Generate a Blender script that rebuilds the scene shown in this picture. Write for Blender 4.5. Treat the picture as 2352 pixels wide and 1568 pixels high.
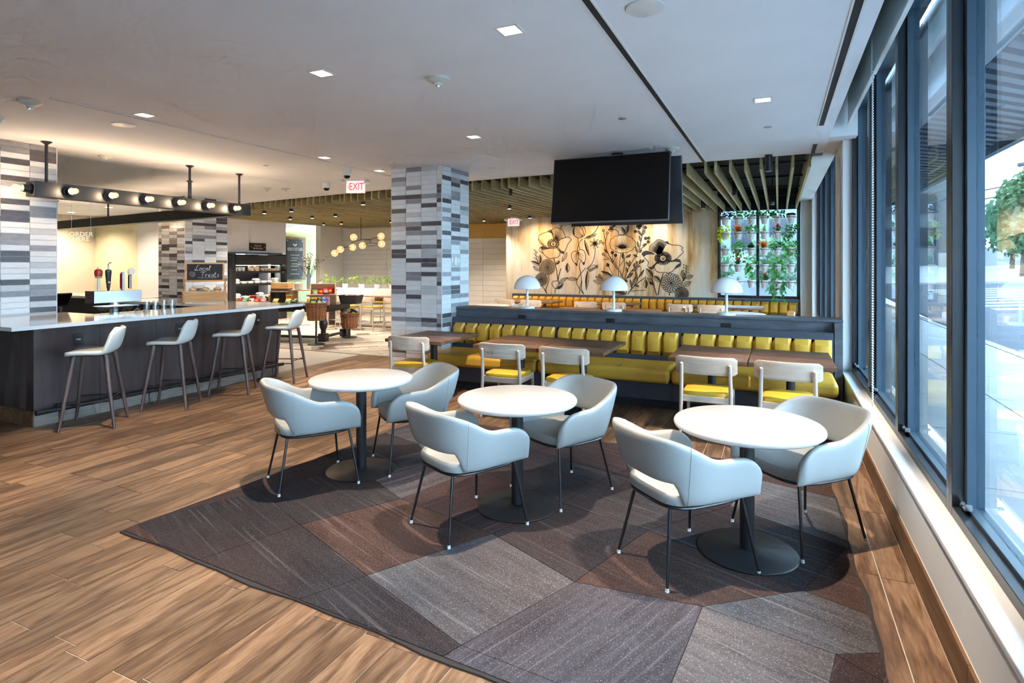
import bpy, bmesh, math, random
from mathutils import Vector, Matrix, Euler
R = math.radians
random.seed(7)
for o in list(bpy.data.objects):
    bpy.data.objects.remove(o, do_unlink=True)
scene = bpy.context.scene
COL = scene.collection

# ------------------------------------------------------------------ camera
cd = bpy.data.cameras.new('camera')
cd.sensor_width = 36.0
cd.lens = 36.0 * 1330.0 / 2352.0
cd.shift_y = -177.0 / 2352.0
cd.clip_start = 0.05
cd.clip_end = 400
cam = bpy.data.objects.new('camera', cd)
COL.objects.link(cam)
cam.location = (0, 0, 1.65)
cam.rotation_euler = (R(90), 0, R(24.71))
scene.camera = cam

# ------------------------------------------------------------------ sky, exposure
w = bpy.data.worlds.new('sky')
scene.world = w
w.use_nodes = True
bg = w.node_tree.nodes['Background']
bg.inputs[0].default_value = (0.56, 0.78, 1.0, 1)
bg.inputs[1].default_value = 10.5
vs = scene.view_settings
vs.view_transform = 'Standard'
vs.look = 'None'
vs.exposure = 0.78
vs.gamma = 1.0
vs.use_curve_mapping = False
cy = scene.cycles
cy.max_bounces = 4
cy.diffuse_bounces = 2
cy.glossy_bounces = 3
cy.transmission_bounces = 4
cy.transparent_max_bounces = 14
cy.caustics_reflective = False
cy.caustics_refractive = False
cy.use_adaptive_sampling = True
cy.adaptive_threshold = 0.13
cy.adaptive_min_samples = 12

# strength of the lamp families (used by their builders)
P_DOWN = 340.0
WARM = (1.0, 0.83, 0.64)
WARMER = (1.0, 0.60, 0.27)

# ------------------------------------------------------------------ materials
MATS = {}
def nodes_of(name):
    m = bpy.data.materials.new(name)
    m.use_nodes = True
    nt = m.node_tree
    b = nt.nodes['Principled BSDF']
    return m, nt, nt.nodes, nt.links, b
def c4(c):
    return (c[0], c[1], c[2], 1)
def mat(name, col, rough=0.5, metal=0.0, var=0.0, scale=6.0, stretch=(1, 1, 1), bump=0.0, rnd=0.0, emis=None, es=0.0,
        coat=0.0, spec=0.5, trans=0.0, detail=4.0, col2=None, island=False):
    if name in MATS:
        return MATS[name]
    m, nt, N, L, b = nodes_of(name)
    b.inputs['Base Color'].default_value = c4(col)
    b.inputs['Roughness'].default_value = rough
    b.inputs['Metallic'].default_value = metal
    b.inputs['Specular IOR Level'].default_value = spec
    b.inputs['Coat Weight'].default_value = coat
    b.inputs['Coat Roughness'].default_value = 0.08
    b.inputs['Transmission Weight'].default_value = trans
    if emis:
        b.inputs['Emission Color'].default_value = c4(emis)
        b.inputs['Emission Strength'].default_value = es
    if var or bump or rnd:
        tc = N.new('ShaderNodeTexCoord')
        mp = N.new('ShaderNodeMapping')
        mp.inputs['Scale'].default_value = stretch
        nz = N.new('ShaderNodeTexNoise')
        nz.inputs['Scale'].default_value = scale
        nz.inputs['Detail'].default_value = detail
        L.new(tc.outputs['Object'], mp.inputs['Vector'])
        rn = None
        if rnd or island:
            if island:
                g = N.new('ShaderNodeNewGeometry')
                rn = g.outputs['Random Per Island']
            else:
                oi = N.new('ShaderNodeObjectInfo')
                rn = oi.outputs['Random']
            ml = N.new('ShaderNodeMath'); ml.operation = 'MULTIPLY'; ml.inputs[1].default_value = 37.0
            L.new(rn, ml.inputs[0])
            ad = N.new('ShaderNodeVectorMath'); ad.operation = 'ADD'
            L.new(mp.outputs['Vector'], ad.inputs[0]); L.new(ml.outputs[0], ad.inputs[1])
            L.new(ad.outputs[0], nz.inputs['Vector'])
        else:
            L.new(mp.outputs['Vector'], nz.inputs['Vector'])
        if var or rnd:
            ramp = N.new('ShaderNodeMapRange')
            ramp.inputs[1].default_value = 0.3; ramp.inputs[2].default_value = 0.7
            L.new(nz.outputs['Fac'], ramp.inputs[0])
            mx = N.new('ShaderNodeMix'); mx.data_type = 'RGBA'
            a_ = [max(0, c * (1 - var)) for c in col]
            b_ = [min(1, c * (1 + var)) for c in (col2 or col)]
            mx.inputs[6].default_value = c4(a_); mx.inputs[7].default_value = c4(b_)
            L.new(ramp.outputs[0], mx.inputs[0])
            out = mx.outputs[2]
            if rnd:
                hv = N.new('ShaderNodeHueSaturation')
                mr = N.new('ShaderNodeMapRange')
                mr.inputs[3].default_value = 1 - rnd; mr.inputs[4].default_value = 1 + rnd
                L.new(rn, mr.inputs[0]); L.new(mr.outputs[0], hv.inputs['Value']); L.new(out, hv.inputs['Color'])
                out = hv.outputs[0]
            L.new(out, b.inputs['Base Color'])
        if bump:
            bp = N.new('ShaderNodeBump')
            bp.inputs['Strength'].default_value = bump
            bp.inputs['Distance'].default_value = 0.01
            L.new(nz.outputs['Fac'], bp.inputs['Height']); L.new(bp.outputs[0], b.inputs['Normal'])
    MATS[name] = m
    return m

def wood(name, c1, c2, c3, rough=0.45, axis='Y', freq=14.0, rnd=0.16, island=False, bump=0.15, coat=0.0):
    """long grain along one object axis, with a cathedral figure and a shift for every piece"""
    if name in MATS:
        return MATS[name]
    m, nt, N, L, b = nodes_of(name)
    b.inputs['Roughness'].default_value = rough
    b.inputs['Coat Weight'].default_value = coat
    b.inputs['Coat Roughness'].default_value = 0.15
    tc = N.new('ShaderNodeTexCoord')
    if island:
        g = N.new('ShaderNodeNewGeometry'); rn = g.outputs['Random Per Island']
    else:
        oi = N.new('ShaderNodeObjectInfo'); rn = oi.outputs['Random']
    ml = N.new('ShaderNodeMath'); ml.operation = 'MULTIPLY'; ml.inputs[1].default_value = 53.0
    L.new(rn, ml.inputs[0])
    ad = N.new('ShaderNodeVectorMath'); ad.operation = 'ADD'
    L.new(tc.outputs['Object'], ad.inputs[0]); L.new(ml.outputs[0], ad.inputs[1])
    mp = N.new('ShaderNodeMapping')
    s = {'X': (0.12, 1, 1), 'Y': (1, 0.12, 1), 'Z': (1, 1, 0.12)}[axis]
    mp.inputs['Scale'].default_value = s
    L.new(ad.outputs[0], mp.inputs['Vector'])
    n1 = N.new('ShaderNodeTexNoise'); n1.inputs['Scale'].default_value = freq * 0.55; n1.inputs['Detail'].default_value = 2.0
    n1.inputs['Distortion'].default_value = 0.6
    L.new(mp.outputs[0], n1.inputs['Vector'])
    mu = N.new('ShaderNodeMath'); mu.operation = 'MULTIPLY'; mu.inputs[1].default_value = 24.0
    L.new(n1.outputs['Fac'], mu.inputs[0])
    sn = N.new('ShaderNodeMath'); sn.operation = 'SINE'
    L.new(mu.outputs[0], sn.inputs[0])
    n2 = N.new('ShaderNodeTexNoise'); n2.inputs['Scale'].default_value = freq * 6; n2.inputs['Detail'].default_value = 5.0
    L.new(mp.outputs[0], n2.inputs['Vector'])
    mr = N.new('ShaderNodeMapRange'); mr.inputs[1].default_value = -1; mr.inputs[2].default_value = 1
    L.new(sn.outputs[0], mr.inputs[0])
    mx0 = N.new('ShaderNodeMix'); mx0.data_type = 'FLOAT'; mx0.inputs[0].default_value = 0.70
    L.new(mr.outputs[0], mx0.inputs[2]); L.new(n2.outputs['Fac'], mx0.inputs[3])
    cr = N.new('ShaderNodeValToRGB')
    cr.color_ramp.elements[0].position = 0.25; cr.color_ramp.elements[0].color = c4(c1)
    cr.color_ramp.elements[1].position = 0.78; cr.color_ramp.elements[1].color = c4(c3)
    e = cr.color_ramp.elements.new(0.5); e.color = c4(c2)
    L.new(mx0.outputs[0], cr.inputs[0])
    hv = N.new('ShaderNodeHueSaturation')
    m2 = N.new('ShaderNodeMapRange'); m2.inputs[3].default_value = 1 - rnd; m2.inputs[4].default_value = 1 + rnd
    L.new(rn, m2.inputs[0]); L.new(m2.outputs[0], hv.inputs['Value']); L.new(cr.outputs[0], hv.inputs['Color'])
    L.new(hv.outputs[0], b.inputs['Base Color'])
    if bump:
        bp = N.new('ShaderNodeBump'); bp.inputs['Strength'].default_value = bump; bp.inputs['Distance'].default_value = 0.004
        L.new(mx0.outputs[0], bp.inputs['Height']); L.new(bp.outputs[0], b.inputs['Normal'])
    MATS[name] = m
    return m

def glassmat(name, tint=(0.9, 0.96, 0.98), ior=1.5, rough=0.0, double=False):
    """clear pane: passes light straight through and mirrors by Fresnel"""
    if name in MATS:
        return MATS[name]
    m, nt, N, L, b = nodes_of(name)
    N.remove(b)
    out = [n for n in N if n.type == 'OUTPUT_MATERIAL'][0]
    t = N.new('ShaderNodeBsdfTransparent'); t.inputs[0].default_value = c4(tint)
    g = N.new('ShaderNodeBsdfGlossy'); g.inputs['Roughness'].default_value = rough
    f = N.new('ShaderNodeLayerWeight'); f.inputs[0].default_value = 0.5
    pw = N.new('ShaderNodeMath'); pw.operation = 'POWER'; pw.inputs[1].default_value = 5.0
    r0 = ((ior - 1) / (ior + 1)) ** 2
    ma = N.new('ShaderNodeMath'); ma.operation = 'MULTIPLY_ADD'; ma.inputs[1].default_value = 1 - r0; ma.inputs[2].default_value = r0
    L.new(f.outputs['Facing'], pw.inputs[0]); L.new(pw.outputs[0], ma.inputs[0])
    mx = N.new('ShaderNodeMixShader')
    fac = ma.outputs[0]
    if double:                                   # two sheets of an insulating pane: 1 - (1 - F)^2
        a1 = N.new('ShaderNodeMath'); a1.operation = 'SUBTRACT'; a1.inputs[0].default_value = 1.0; L.new(fac, a1.inputs[1])
        a2 = N.new('ShaderNodeMath'); a2.operation = 'POWER'; a2.inputs[1].default_value = 2.0; L.new(a1.outputs[0], a2.inputs[0])
        a3 = N.new('ShaderNodeMath'); a3.operation = 'SUBTRACT'; a3.inputs[0].default_value = 1.0; L.new(a2.outputs[0], a3.inputs[1])
        fac = a3.outputs[0]
    L.new(fac, mx.inputs[0]); L.new(t.outputs[0], mx.inputs[1]); L.new(g.outputs[0], mx.inputs[2])
    L.new(mx.outputs[0], out.inputs[0])
    MATS[name] = m
    return m
def emit(name, col, s):
    if name in MATS:
        return MATS[name]
    m, nt, N, L, b = nodes_of(name)
    b.inputs['Base Color'].default_value = c4(col)
    b.inputs['Emission Color'].default_value = c4(col)
    b.inputs['Emission Strength'].default_value = s
    MATS[name] = m
    return m

# ------------------------------------------------------------------ mesh building
class MB:
    def __init__(s):
        s.v = []; s.f = []
    def add(s, vs_, fs):
        n = len(s.v); s.v += [tuple(p) for p in vs_]; s.f += [tuple(i + n for i in q) for q in fs]
        return s
    def box(s, x0, x1, y0, y1, z0, z1):
        vs_ = [(x0, y0, z0), (x1, y0, z0), (x1, y1, z0), (x0, y1, z0), (x0, y0, z1), (x1, y0, z1), (x1, y1, z1), (x0, y1, z1)]
        return s.add(vs_, [(0, 3, 2, 1), (4, 5, 6, 7), (0, 1, 5, 4), (1, 2, 6, 5), (2, 3, 7, 6), (3, 0, 4, 7)])
    def obox(s, c, sx, sy, sz, rot=(0, 0, 0)):
        M = Euler(rot).to_matrix(); c = Vector(c)
        h = [(-1, -1, -1), (1, -1, -1), (1, 1, -1), (-1, 1, -1), (-1, -1, 1), (1, -1, 1), (1, 1, 1), (-1, 1, 1)]
        vs_ = [c + M @ Vector((a * sx / 2, b * sy / 2, d * sz / 2)) for a, b, d in h]
        return s.add(vs_, [(0, 3, 2, 1), (4, 5, 6, 7), (0, 1, 5, 4), (1, 2, 6, 5), (2, 3, 7, 6), (3, 0, 4, 7)])
    def prism(s, poly, z0, z1):
        n = len(poly)
        vs_ = [(p[0], p[1], z0) for p in poly] + [(p[0], p[1], z1) for p in poly]
        fs = [tuple(range(n))[::-1], tuple(range(n, 2 * n))] + [(i, (i + 1) % n, n + (i + 1) % n, n + i) for i in range(n)]
        return s.add(vs_, fs)
    def rings(s, rr, caps=True, closed=True):
        n = len(rr[0]); vs_ = [p for r in rr for p in r]; fs = []
        for i in range(len(rr) - 1):
            for j in range(n if closed else n - 1):
                k = (j + 1) % n
                fs.append((i * n + j, i * n + k, (i + 1) * n + k, (i + 1) * n + j))
        if caps and closed:
            fs.append(tuple(range(n))[::-1]); fs.append(tuple(range((len(rr) - 1) * n, len(rr) * n)))
        return s.add(vs_, fs)
    def lathe(s, prof, c=(0, 0, 0), n=24, caps=True):
        rr = [[(c[0] + r * math.cos(2 * math.pi * k / n), c[1] + r * math.sin(2 * math.pi * k / n), c[2] + z) for k in range(n)] for r, z in prof]
        return s.rings(rr, caps)
    def tube(s, pts, r, n=10, closed=False, caps=True):
        pts = [Vector(p) for p in pts]; m = len(pts); rr = []
        rad = r if isinstance(r, (list, tuple)) else [r] * m
        up = None
        for i, p in enumerate(pts):
            if closed:
                t = pts[(i + 1) % m] - pts[i - 1]
            else:
                t = pts[min(i + 1, m - 1)] - pts[max(i - 1, 0)]
            t.normalize()
            if up is None:
                up = Vector((0, 0, 1)) if abs(t.z) < 0.9 else Vector((1, 0, 0))
            a = t.cross(up)
            if a.length < 1e-4:
                a = t.cross(Vector((0, 1, 0)))
            a.normalize(); b2 = a.cross(t).normalized(); up = b2
            rr.append([p + rad[i] * (a * math.cos(2 * math.pi * k / n) + b2 * math.sin(2 * math.pi * k / n)) for k in range(n)])
        if closed:
            k0 = len(s.v); vs_ = [q for r_ in rr for q in r_]; fs = []
            for i in range(m):
                i2 = (i + 1) % m
                for j in range(n):
                    k = (j + 1) % n
                    fs.append((i * n + j, i * n + k, i2 * n + k, i2 * n + j))
            return s.add(vs_, fs)
        return s.rings(rr, caps)
    def cyl(s, p0, p1, r0, r1=None, n=14):
        return s.tube([p0, p1], [r0, r0 if r1 is None else r1], n)
    def sphere(s, c, r, n=14, m=8, sz=1.0):
        prof = [(max(1e-4, r * math.sin(math.pi * k / m)), -r * sz * math.cos(math.pi * k / m)) for k in range(m + 1)]
        return s.lathe(prof, c, n)
    def slab(s, G, th):
        """closed shell of thickness th around a grid of points"""
        nu, nv = len(G), len(G[0]); G = [[Vector(p) for p in row] for row in G]; T = []; B = []
        for i in range(nu):
            for j in range(nv):
                a = G[min(i + 1, nu - 1)][j] - G[max(i - 1, 0)][j]
                b_ = G[i][min(j + 1, nv - 1)] - G[i][max(j - 1, 0)]
                n_ = a.cross(b_)
                n_ = n_.normalized() if n_.length > 1e-9 else Vector((0, 0, 1))
                T.append(G[i][j] + n_ * th / 2); B.append(G[i][j] - n_ * th / 2)
        K = nu * nv; fs = []
        for i in range(nu - 1):
            for j in range(nv - 1):
                a, b_, c, d = i * nv + j, (i + 1) * nv + j, (i + 1) * nv + j + 1, i * nv + j + 1
                fs.append((a, b_, c, d)); fs.append((K + a, K + d, K + c, K + b_))
        bd = [(i, 0) for i in range(nu)] + [(nu - 1, j) for j in range(1, nv)] + [(i, nv - 1) for i in range(nu - 2, -1, -1)] + [(0, j) for j in range(nv - 2, 0, -1)]
        for q in range(len(bd)):
            (i, j), (k, l) = bd[q], bd[(q + 1) % len(bd)]
            a, b_ = i * nv + j, k * nv + l
            fs.append((b_, a, K + a, K + b_))
        return s.add(T + B, fs)
    def mesh(s, name, m, smooth=False):
        me = bpy.data.meshes.new(name)
        me.from_pydata(s.v, [], s.f)
        if m:
            me.materials.append(m)
        me.update()
        bm = bmesh.new(); bm.from_mesh(me); bmesh.ops.recalc_face_normals(bm, faces=bm.faces); bm.to_mesh(me); bm.free()
        if smooth:
            me.polygons.foreach_set('use_smooth', [True] * len(me.polygons))
        return me
    def build(s, name, m, parent=None, smooth=False, bevel=0.0, sub=0, seg=2, loc=None):
        return place(name, s.mesh(name, m, smooth), parent, bevel, sub, seg, smooth, loc)
def place(name, me, parent=None, bevel=0.0, sub=0, seg=2, smooth=False, loc=None):
    o = bpy.data.objects.new(name, me)
    COL.objects.link(o)
    if parent is not None:
        o.parent = parent
    if loc is not None:
        o.location = loc
    if bevel:
        md = o.modifiers.new('bevel', 'BEVEL'); md.width = bevel; md.segments = seg; md.limit_method = 'ANGLE'; md.angle_limit = R(40)
        if not smooth:
            me.polygons.foreach_set('use_smooth', [True] * len(me.polygons))
            md.harden_normals = True
    elif smooth and not sub:
        try:
            me.set_sharp_from_angle(angle=R(40))
        except Exception:
            pass
    if sub:
        md = o.modifiers.new('subdivision', 'SUBSURF'); md.levels = sub; md.render_levels = sub
    return o
def tag(o, label, cat=None, group=None, kind=None):
    o['label'] = label
    if cat: o['category'] = cat
    if group: o['group'] = group
    if kind: o['kind'] = kind
    return o
def thing(name, label, cat, loc=(0, 0, 0), rz=0.0, group=None):
    o = bpy.data.objects.new(name, None)
    o.empty_display_size = 0.1
    COL.objects.link(o)
    o.location = loc
    o.rotation_euler = (0, 0, rz)
    return tag(o, label, cat, group)
def struct(o, label=None):
    o['kind'] = 'structure'
    if label: o['label'] = label
    return o
KIDS = {}
def copy_tree(src, parent=None, loc=None, rz=None, label=None, group=None):
    c = src.copy(); COL.objects.link(c); c.parent = parent
    if loc is not None: c.location = loc
    if rz is not None: c.rotation_euler = (0, 0, rz)
    if label: c['label'] = label
    if group: c['group'] = group
    for ch in KIDS.get(src.name, None) or [k for k in bpy.data.objects if k.parent == src]:
        k2 = copy_tree(ch, c)
    return c
def freeze(src):
    """remember a prototype's children so that copying it is quick"""
    def rec(o):
        KIDS[o.name] = [k for k in bpy.data.objects if k.parent == o]
        for k in KIDS[o.name]: rec(k)
    rec(src)
    return src
def text(name, s, size, loc, rot, m, parent=None, align='CENTER', ext=0.0015, sx=1.0, shear=0.0, spacing=1.0):
    cu = bpy.data.curves.new(name, 'FONT')
    cu.body = s; cu.size = size; cu.align_x = align; cu.align_y = 'CENTER'; cu.extrude = ext; cu.shear = shear; cu.space_line = spacing
    cu.resolution_u = 3
    t = bpy.data.objects.new(name + '_tmp', cu)
    COL.objects.link(t)
    dg = bpy.context.evaluated_depsgraph_get(); dg.update()
    me = bpy.data.meshes.new_from_object(t.evaluated_get(dg))
    bpy.data.objects.remove(t, do_unlink=True)
    me.name = name; me.materials.clear(); me.materials.append(m)
    o = bpy.data.objects.new(name, me); COL.objects.link(o)
    o.location = loc; o.rotation_euler = rot; o.scale = (sx, 1, 1)
    if parent is not None: o.parent = parent
    return o
def smooth01(t):
    t = max(0.0, min(1.0, t)); return t * t * (3 - 2 * t)
# ------------------------------------------------------------------ common materials
m_ceil = mat('ceiling_paint_daylight_tint', (0.80, 0.83, 0.88), 0.85, var=0.03, scale=1.5)  # white paint with the cool daylight cast mixed into its colour
m_white = mat('white_paint', (0.74, 0.73, 0.72), 0.7, var=0.02, scale=2)
m_sill = mat('white_sill', (0.72, 0.72, 0.71), 0.5)
m_cream = mat('cream_paint', (0.72, 0.66, 0.55), 0.6, var=0.03, scale=2)
m_peach = mat('peach_paint', (0.76, 0.67, 0.53), 0.55, var=0.03, scale=2)
m_yellowwall = mat('yellow_gloss_wall', (0.70, 0.66, 0.44), 0.16, var=0.04, scale=1.2)
m_green = mat('green_paint', (0.50, 0.54, 0.24), 0.5, var=0.04, scale=2)
m_orange = mat('amber_paint', (0.62, 0.38, 0.10), 0.5, var=0.08, scale=2)
m_black = mat('black_metal', (0.012, 0.013, 0.016), 0.38, metal=0.0, var=0.1, scale=20)
m_blackpaint = mat('black_plenum', (0.012, 0.014, 0.02), 0.8)
m_frame = mat('window_frame_dark', (0.016, 0.020, 0.028), 0.32, var=0.15, scale=8)
m_sash = mat('window_sash_blue_grey', (0.05, 0.085, 0.12), 0.35, metal=0.2)
m_glass = glassmat('window_glass', (0.90, 0.96, 0.985), 1.5, double=True)
m_grout = mat('grout', (0.52, 0.48, 0.43), 0.9, var=0.1, scale=30)
m_groutw = mat('tile_grout_light', (0.62, 0.63, 0.63), 0.85)
m_plank = wood('floor_oak', (0.085, 0.044, 0.024), (0.180, 0.100, 0.055), (0.285, 0.180, 0.108), 0.42, 'Y', 15, 0.30, bump=0.05)
m_plank_i = wood('floor_oak_field', (0.085, 0.044, 0.024), (0.180, 0.100, 0.055), (0.285, 0.180, 0.108), 0.42, 'Y', 15, 0.30, island=True, bump=0.08)
m_base = wood('baseboard_oak', (0.075, 0.034, 0.015), (0.15, 0.075, 0.035), (0.21, 0.115, 0.058), 0.45, 'Y', 9, 0.12)
m_chrome = mat('brushed_steel', (0.62, 0.64, 0.66), 0.22, metal=1.0)
m_plastic = mat('white_plastic', (0.75, 0.76, 0.74), 0.4)
m_dim = mat('grey_mesh', (0.42, 0.44, 0.46), 0.6, var=0.2, scale=120)

# ------------------------------------------------------------------ wood plank floor
fl = MB().box(-20.5, 0.66, -4.2, 8.5, -0.12, -0.004).build('floor', m_grout)
struct(fl, 'wood look plank floor with pale grout lines')
PW, PL, GP = 0.155, 0.92, 0.0055
pl = []
k = 0
x = 0.64
while x > -9.2:
    off = random.choice((0.0, 0.31, 0.62)) + random.uniform(-0.03, 0.03)
    y = -1.6 - off
    while y < 8.5:
        y1 = min(y + PL, 8.5)
        if y1 - y > 0.05 and not (x < -6.95 and y > 3.4):
            pl.append((x - PW + GP, x, y + GP, y1))
        y += PL
    x -= PW
def hidden(p):
    x0, x1, y0, y1 = p
    cx, cy = (x0 + x1) / 2, (y0 + y1) / 2
    d = -0.418 * cx + 0.908 * cy
    r = 0.908 * cx + 0.418 * cy
    if d < 2.15 or abs(r / d) > 0.93: return True
    if x0 > -3.5 and x1 < 0.33 and y0 > 2.3 and y1 < 5.15: return True
    return False
vis = sorted([p for p in pl if not hidden(p)], key=lambda p: (p[0] + p[1]) ** 2 + (p[2] + p[3]) ** 2)
keep = set(vis[:300])
pm = {}
rest = MB()
for p in pl:
    x0, x1, y0, y1 = p
    if p in keep:
        ln = round(y1 - y0, 3)
        if ln not in pm:
            pm[ln] = MB().box(-(PW - GP) / 2, (PW - GP) / 2, -ln / 2, ln / 2, -0.004, 0.0).mesh('plank', m_plank)
        place('plank', pm[ln], fl, loc=((x0 + x1) / 2, (y0 + y1) / 2, 0))
    else:
        rest.box(x0, x1, y0, y1, -0.004, 0.0)
rf = rest.build('plank_field', m_plank_i, fl); rf['kind'] = 'stuff'

# ------------------------------------------------------------------ tiled floor beyond
m_tiles = [mat('stone_tile_a', (0.50, 0.44, 0.37), 0.5, var=0.06, scale=9), mat('stone_tile_b', (0.56, 0.50, 0.43), 0.5, var=0.06, scale=9),
           mat('stone_tile_c', (0.44, 0.39, 0.33), 0.5, var=0.06, scale=9)]
m_tbrown = mat('stone_tile_brown', (0.16, 0.105, 0.075), 0.5, var=0.1, scale=14)
ft = MB().box(-20.5, 0.66, 8.5, 16.4, -0.12, -0.004).build('floor_tiled', mat('floor_tile_grout', (0.46, 0.41, 0.34), 0.9))
struct(ft, 'pale stone tiled floor with scattered brown tiles and strips')
MB().box(-20.5, 0.66, 8.47, 8.5, -0.01, 0.001).build('threshold_strip', m_black, ft)
rnd = random.Random(3)
ang = R(42)
ux, uy = math.sin(ang), math.cos(ang)          # along the tile courses
tiles = []
v = -14.0
row = 0
while v < 14.0:
    strip = (row % 3 == 2)
    wv = 0.07 if strip else 0.30
    u = -2.0 + rnd.uniform(-0.3, 0)
    while u < 22.0:
        lu = rnd.choice((0.9, 1.2)) if strip else rnd.choice((0.3, 0.6, 0.6))
        brown = rnd.random() < (0.34 if strip else (0.30 if lu < 0.4 else 0.0))
        cu, cv = u + lu / 2, v + wv / 2
        cx = -10.0 + cu * ux - cv * uy; cy = 8.5 + cu * uy + cv * ux - 6.0
        tiles.append((cx, cy, lu - 0.008, wv - 0.008, brown))
        u += lu
    v += wv
    row += 1
tm = {}
tl = [t for t in tiles if 8.75 < t[1] < 13.5 and -13.6 < t[0] < -5.2]
def tview(t):
    d = -0.418 * t[0] + 0.908 * t[1]; r = 0.908 * t[0] + 0.418 * t[1]
    px = 1176 + 1330 * r / d
    return 600 < px < 915
near = sorted([t for t in tl if tview(t)], key=lambda t: t[0] ** 2 + t[1] ** 2)[:300]
ns = set(near)
rest = MB(); restb = MB()
for t in tiles:
    cx, cy, a, b_, br = t
    if cy < 8.5 + 0.5 * (a + b_) * 0.72 or cy > 16.1 or cx > 0.4 or cx < -17: continue
    if t in ns:
        key = (round(a, 3), round(b_, 3), 3 if br else rnd.randrange(3))
        if key not in tm:
            tm[key] = MB().box(-a / 2, a / 2, -b_ / 2, b_ / 2, -0.004, 0).mesh('tile', m_tbrown if br else m_tiles[key[2]])
        o = place('tile', tm[key], ft, loc=(cx, cy, 0)); o.rotation_euler = (0, 0, R(90) - ang)
    else:
        (restb if br else rest).obox((cx, cy, -0.002), a, b_, 0.004, (0, 0, R(90) - ang))
o = rest.build('tile_field', m_tiles[0], ft); o['kind'] = 'stuff'
o = restb.build('brown_tile_field', m_tbrown, ft); o['kind'] = 'stuff'

# ------------------------------------------------------------------ ceilings
EDGE = [(0.51, 8.22), (-1.32, 8.31), (-4.74, 8.55), (-6.51, 8.85), (-10.78, 9.47), (-13.9, 9.92)]
def edge_y(x):
    for (xa, ya), (xb, yb) in zip(EDGE, EDGE[1:]):
        if xb <= x <= xa: return ya + (yb - ya) * (xa - x) / (xa - xb)
    return EDGE[-1][1]
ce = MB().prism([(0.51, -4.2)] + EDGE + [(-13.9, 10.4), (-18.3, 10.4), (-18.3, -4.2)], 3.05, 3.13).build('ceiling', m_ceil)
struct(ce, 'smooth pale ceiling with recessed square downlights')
roof = struct(MB().box(-20.6, 1.0, -4.3, 17.0, 3.62, 3.75).build('ceiling_slab', m_blackpaint))
struct(MB().box(0.47, 0.51, -4.2, 7.25, 3.13, 3.62).build('ceiling_fascia', m_white))
struct(MB().box(0.51, 0.78, 7.25, 8.45, 3.05, 3.62).build('ceiling_beam', m_white), 'white beam crossing the blind pocket')
struct(MB().box(0.40, 0.66, 8.45, 14.3, 3.05, 3.10).build('ceiling_strip_far', m_white), 'white ceiling strip between the slats and the far windows')
struct(MB().box(0.40, 0.44, 8.45, 14.3, 3.10, 3.62).build('ceiling_fascia_far', m_white))
# linear slots
m_slot = mat('slot_black', (0.006, 0.007, 0.009), 0.7)
def slot(n, x, y0, y1, wd, col, lab):
    o = MB().box(x - wd - 0.012, x - wd, y0, y1, 3.044, 3.052).box(x + wd, x + wd + 0.012, y0, y1, 3.044, 3.052).build('trim_%d' % n, m_white)
    struct(o, lab)
    MB().box(x - wd, x + wd, y0, y1, 3.047, 3.0515).build('slot_gap', col, o)
slot(1, -0.925, -4.0, 8.27, 0.020, m_slot, 'long black air slot across the ceiling above the tables')
slot(2, 0.39, -4.0, 6.6, 0.022, m_slot, 'long black air slot beside the window blinds')
slot(3, -5.565, 2.8, 8.6, 0.010, m_dim, 'thin grey ceiling slot towards the bar')
slot(4, 0.39, 7.6, 8.2, 0.022, m_slot, 'short black air slot before the slats')

# slatted ceiling
m_slat = wood('slat_wood', (0.29, 0.245, 0.11), (0.39, 0.335, 0.165), (0.47, 0.41, 0.21), 0.5, 'Y', 8, 0.08)
sc = MB().box(-13.9, 0.40, 8.1, 16.0, 3.40, 3.6).build('ceiling_slatted', m_blackpaint)
struct(sc, 'black void above hanging olive wood slats')
rs = random.Random(11)
xs = 0.36
i = 0
while xs > -13.6:
    y0 = edge_y(xs) + 0.03
    y1 = 14.42 if xs > -6.75 else 15.95
    MB().box(xs - 0.016, xs + 0.016, y0, y1, 2.895, 3.055).build('slat', m_slat, sc)
    xs -= 0.19 * (0.68 if i in (6, 14, 23, 31, 44, 52, 60) else (1.25 if i in (7, 15, 45) else 1.0))
    i += 1
for yy in (8.9, 10.3, 11.7, 13.1):
    MB().box(-13.8, 0.39, yy, yy + 0.03, 3.056, 3.09).build('hanger_rail', m_black, sc)
struct(MB().box(-13.9, 0.45, 8.02, 8.1, 3.13, 3.6).build('ceiling_edge', m_blackpaint))

# ------------------------------------------------------------------ window wall on the right
wr = MB().box(0.66, 0.95, -4.2, 7.5, 0, 0.425).build('wall_right', m_white); struct(wr, 'low white wall below the tall windows')
struct(MB().box(0.66, 0.95, 7.5, 8.45, 0, 3.62).build('wall_pier', m_white), 'white pier between the two window bays')
struct(MB().box(0.66, 0.95, 8.45, 14.5, 0, 0.425).build('wall_right_far', m_white))
struct(MB().box(0.645, 0.78, -4.2, 7.5, 0.425, 0.45).build('trim_sill', m_sill, bevel=0.004), 'white window sill')
struct(MB().box(0.645, 0.78, 8.45, 14.5, 0.425, 0.45).build('trim_sill_far', m_sill, bevel=0.004))
struct(MB().box(0.66, 0.95, 13.97, 14.5, 0.425, 3.62).build('wall_corner', m_white))
struct(MB().box(0.76, 0.95, -4.2, 14.5, 3.45, 3.62).build('wall_header', m_white))
bb = struct(MB().box(0.656, 0.66, -4.2, 7.4, 0, 0.15).build('baseboard_right', m_grout), 'brown wood plank baseboard under the window sill')
yb = -1.0
while yb < 7.4:
    y2 = min(yb + 0.92, 7.4)
    MB().box(0.642, 0.656, yb + 0.003, y2, 0, 0.152).build('plank', m_base, bb, bevel=0.001)
    yb += 0.92
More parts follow.
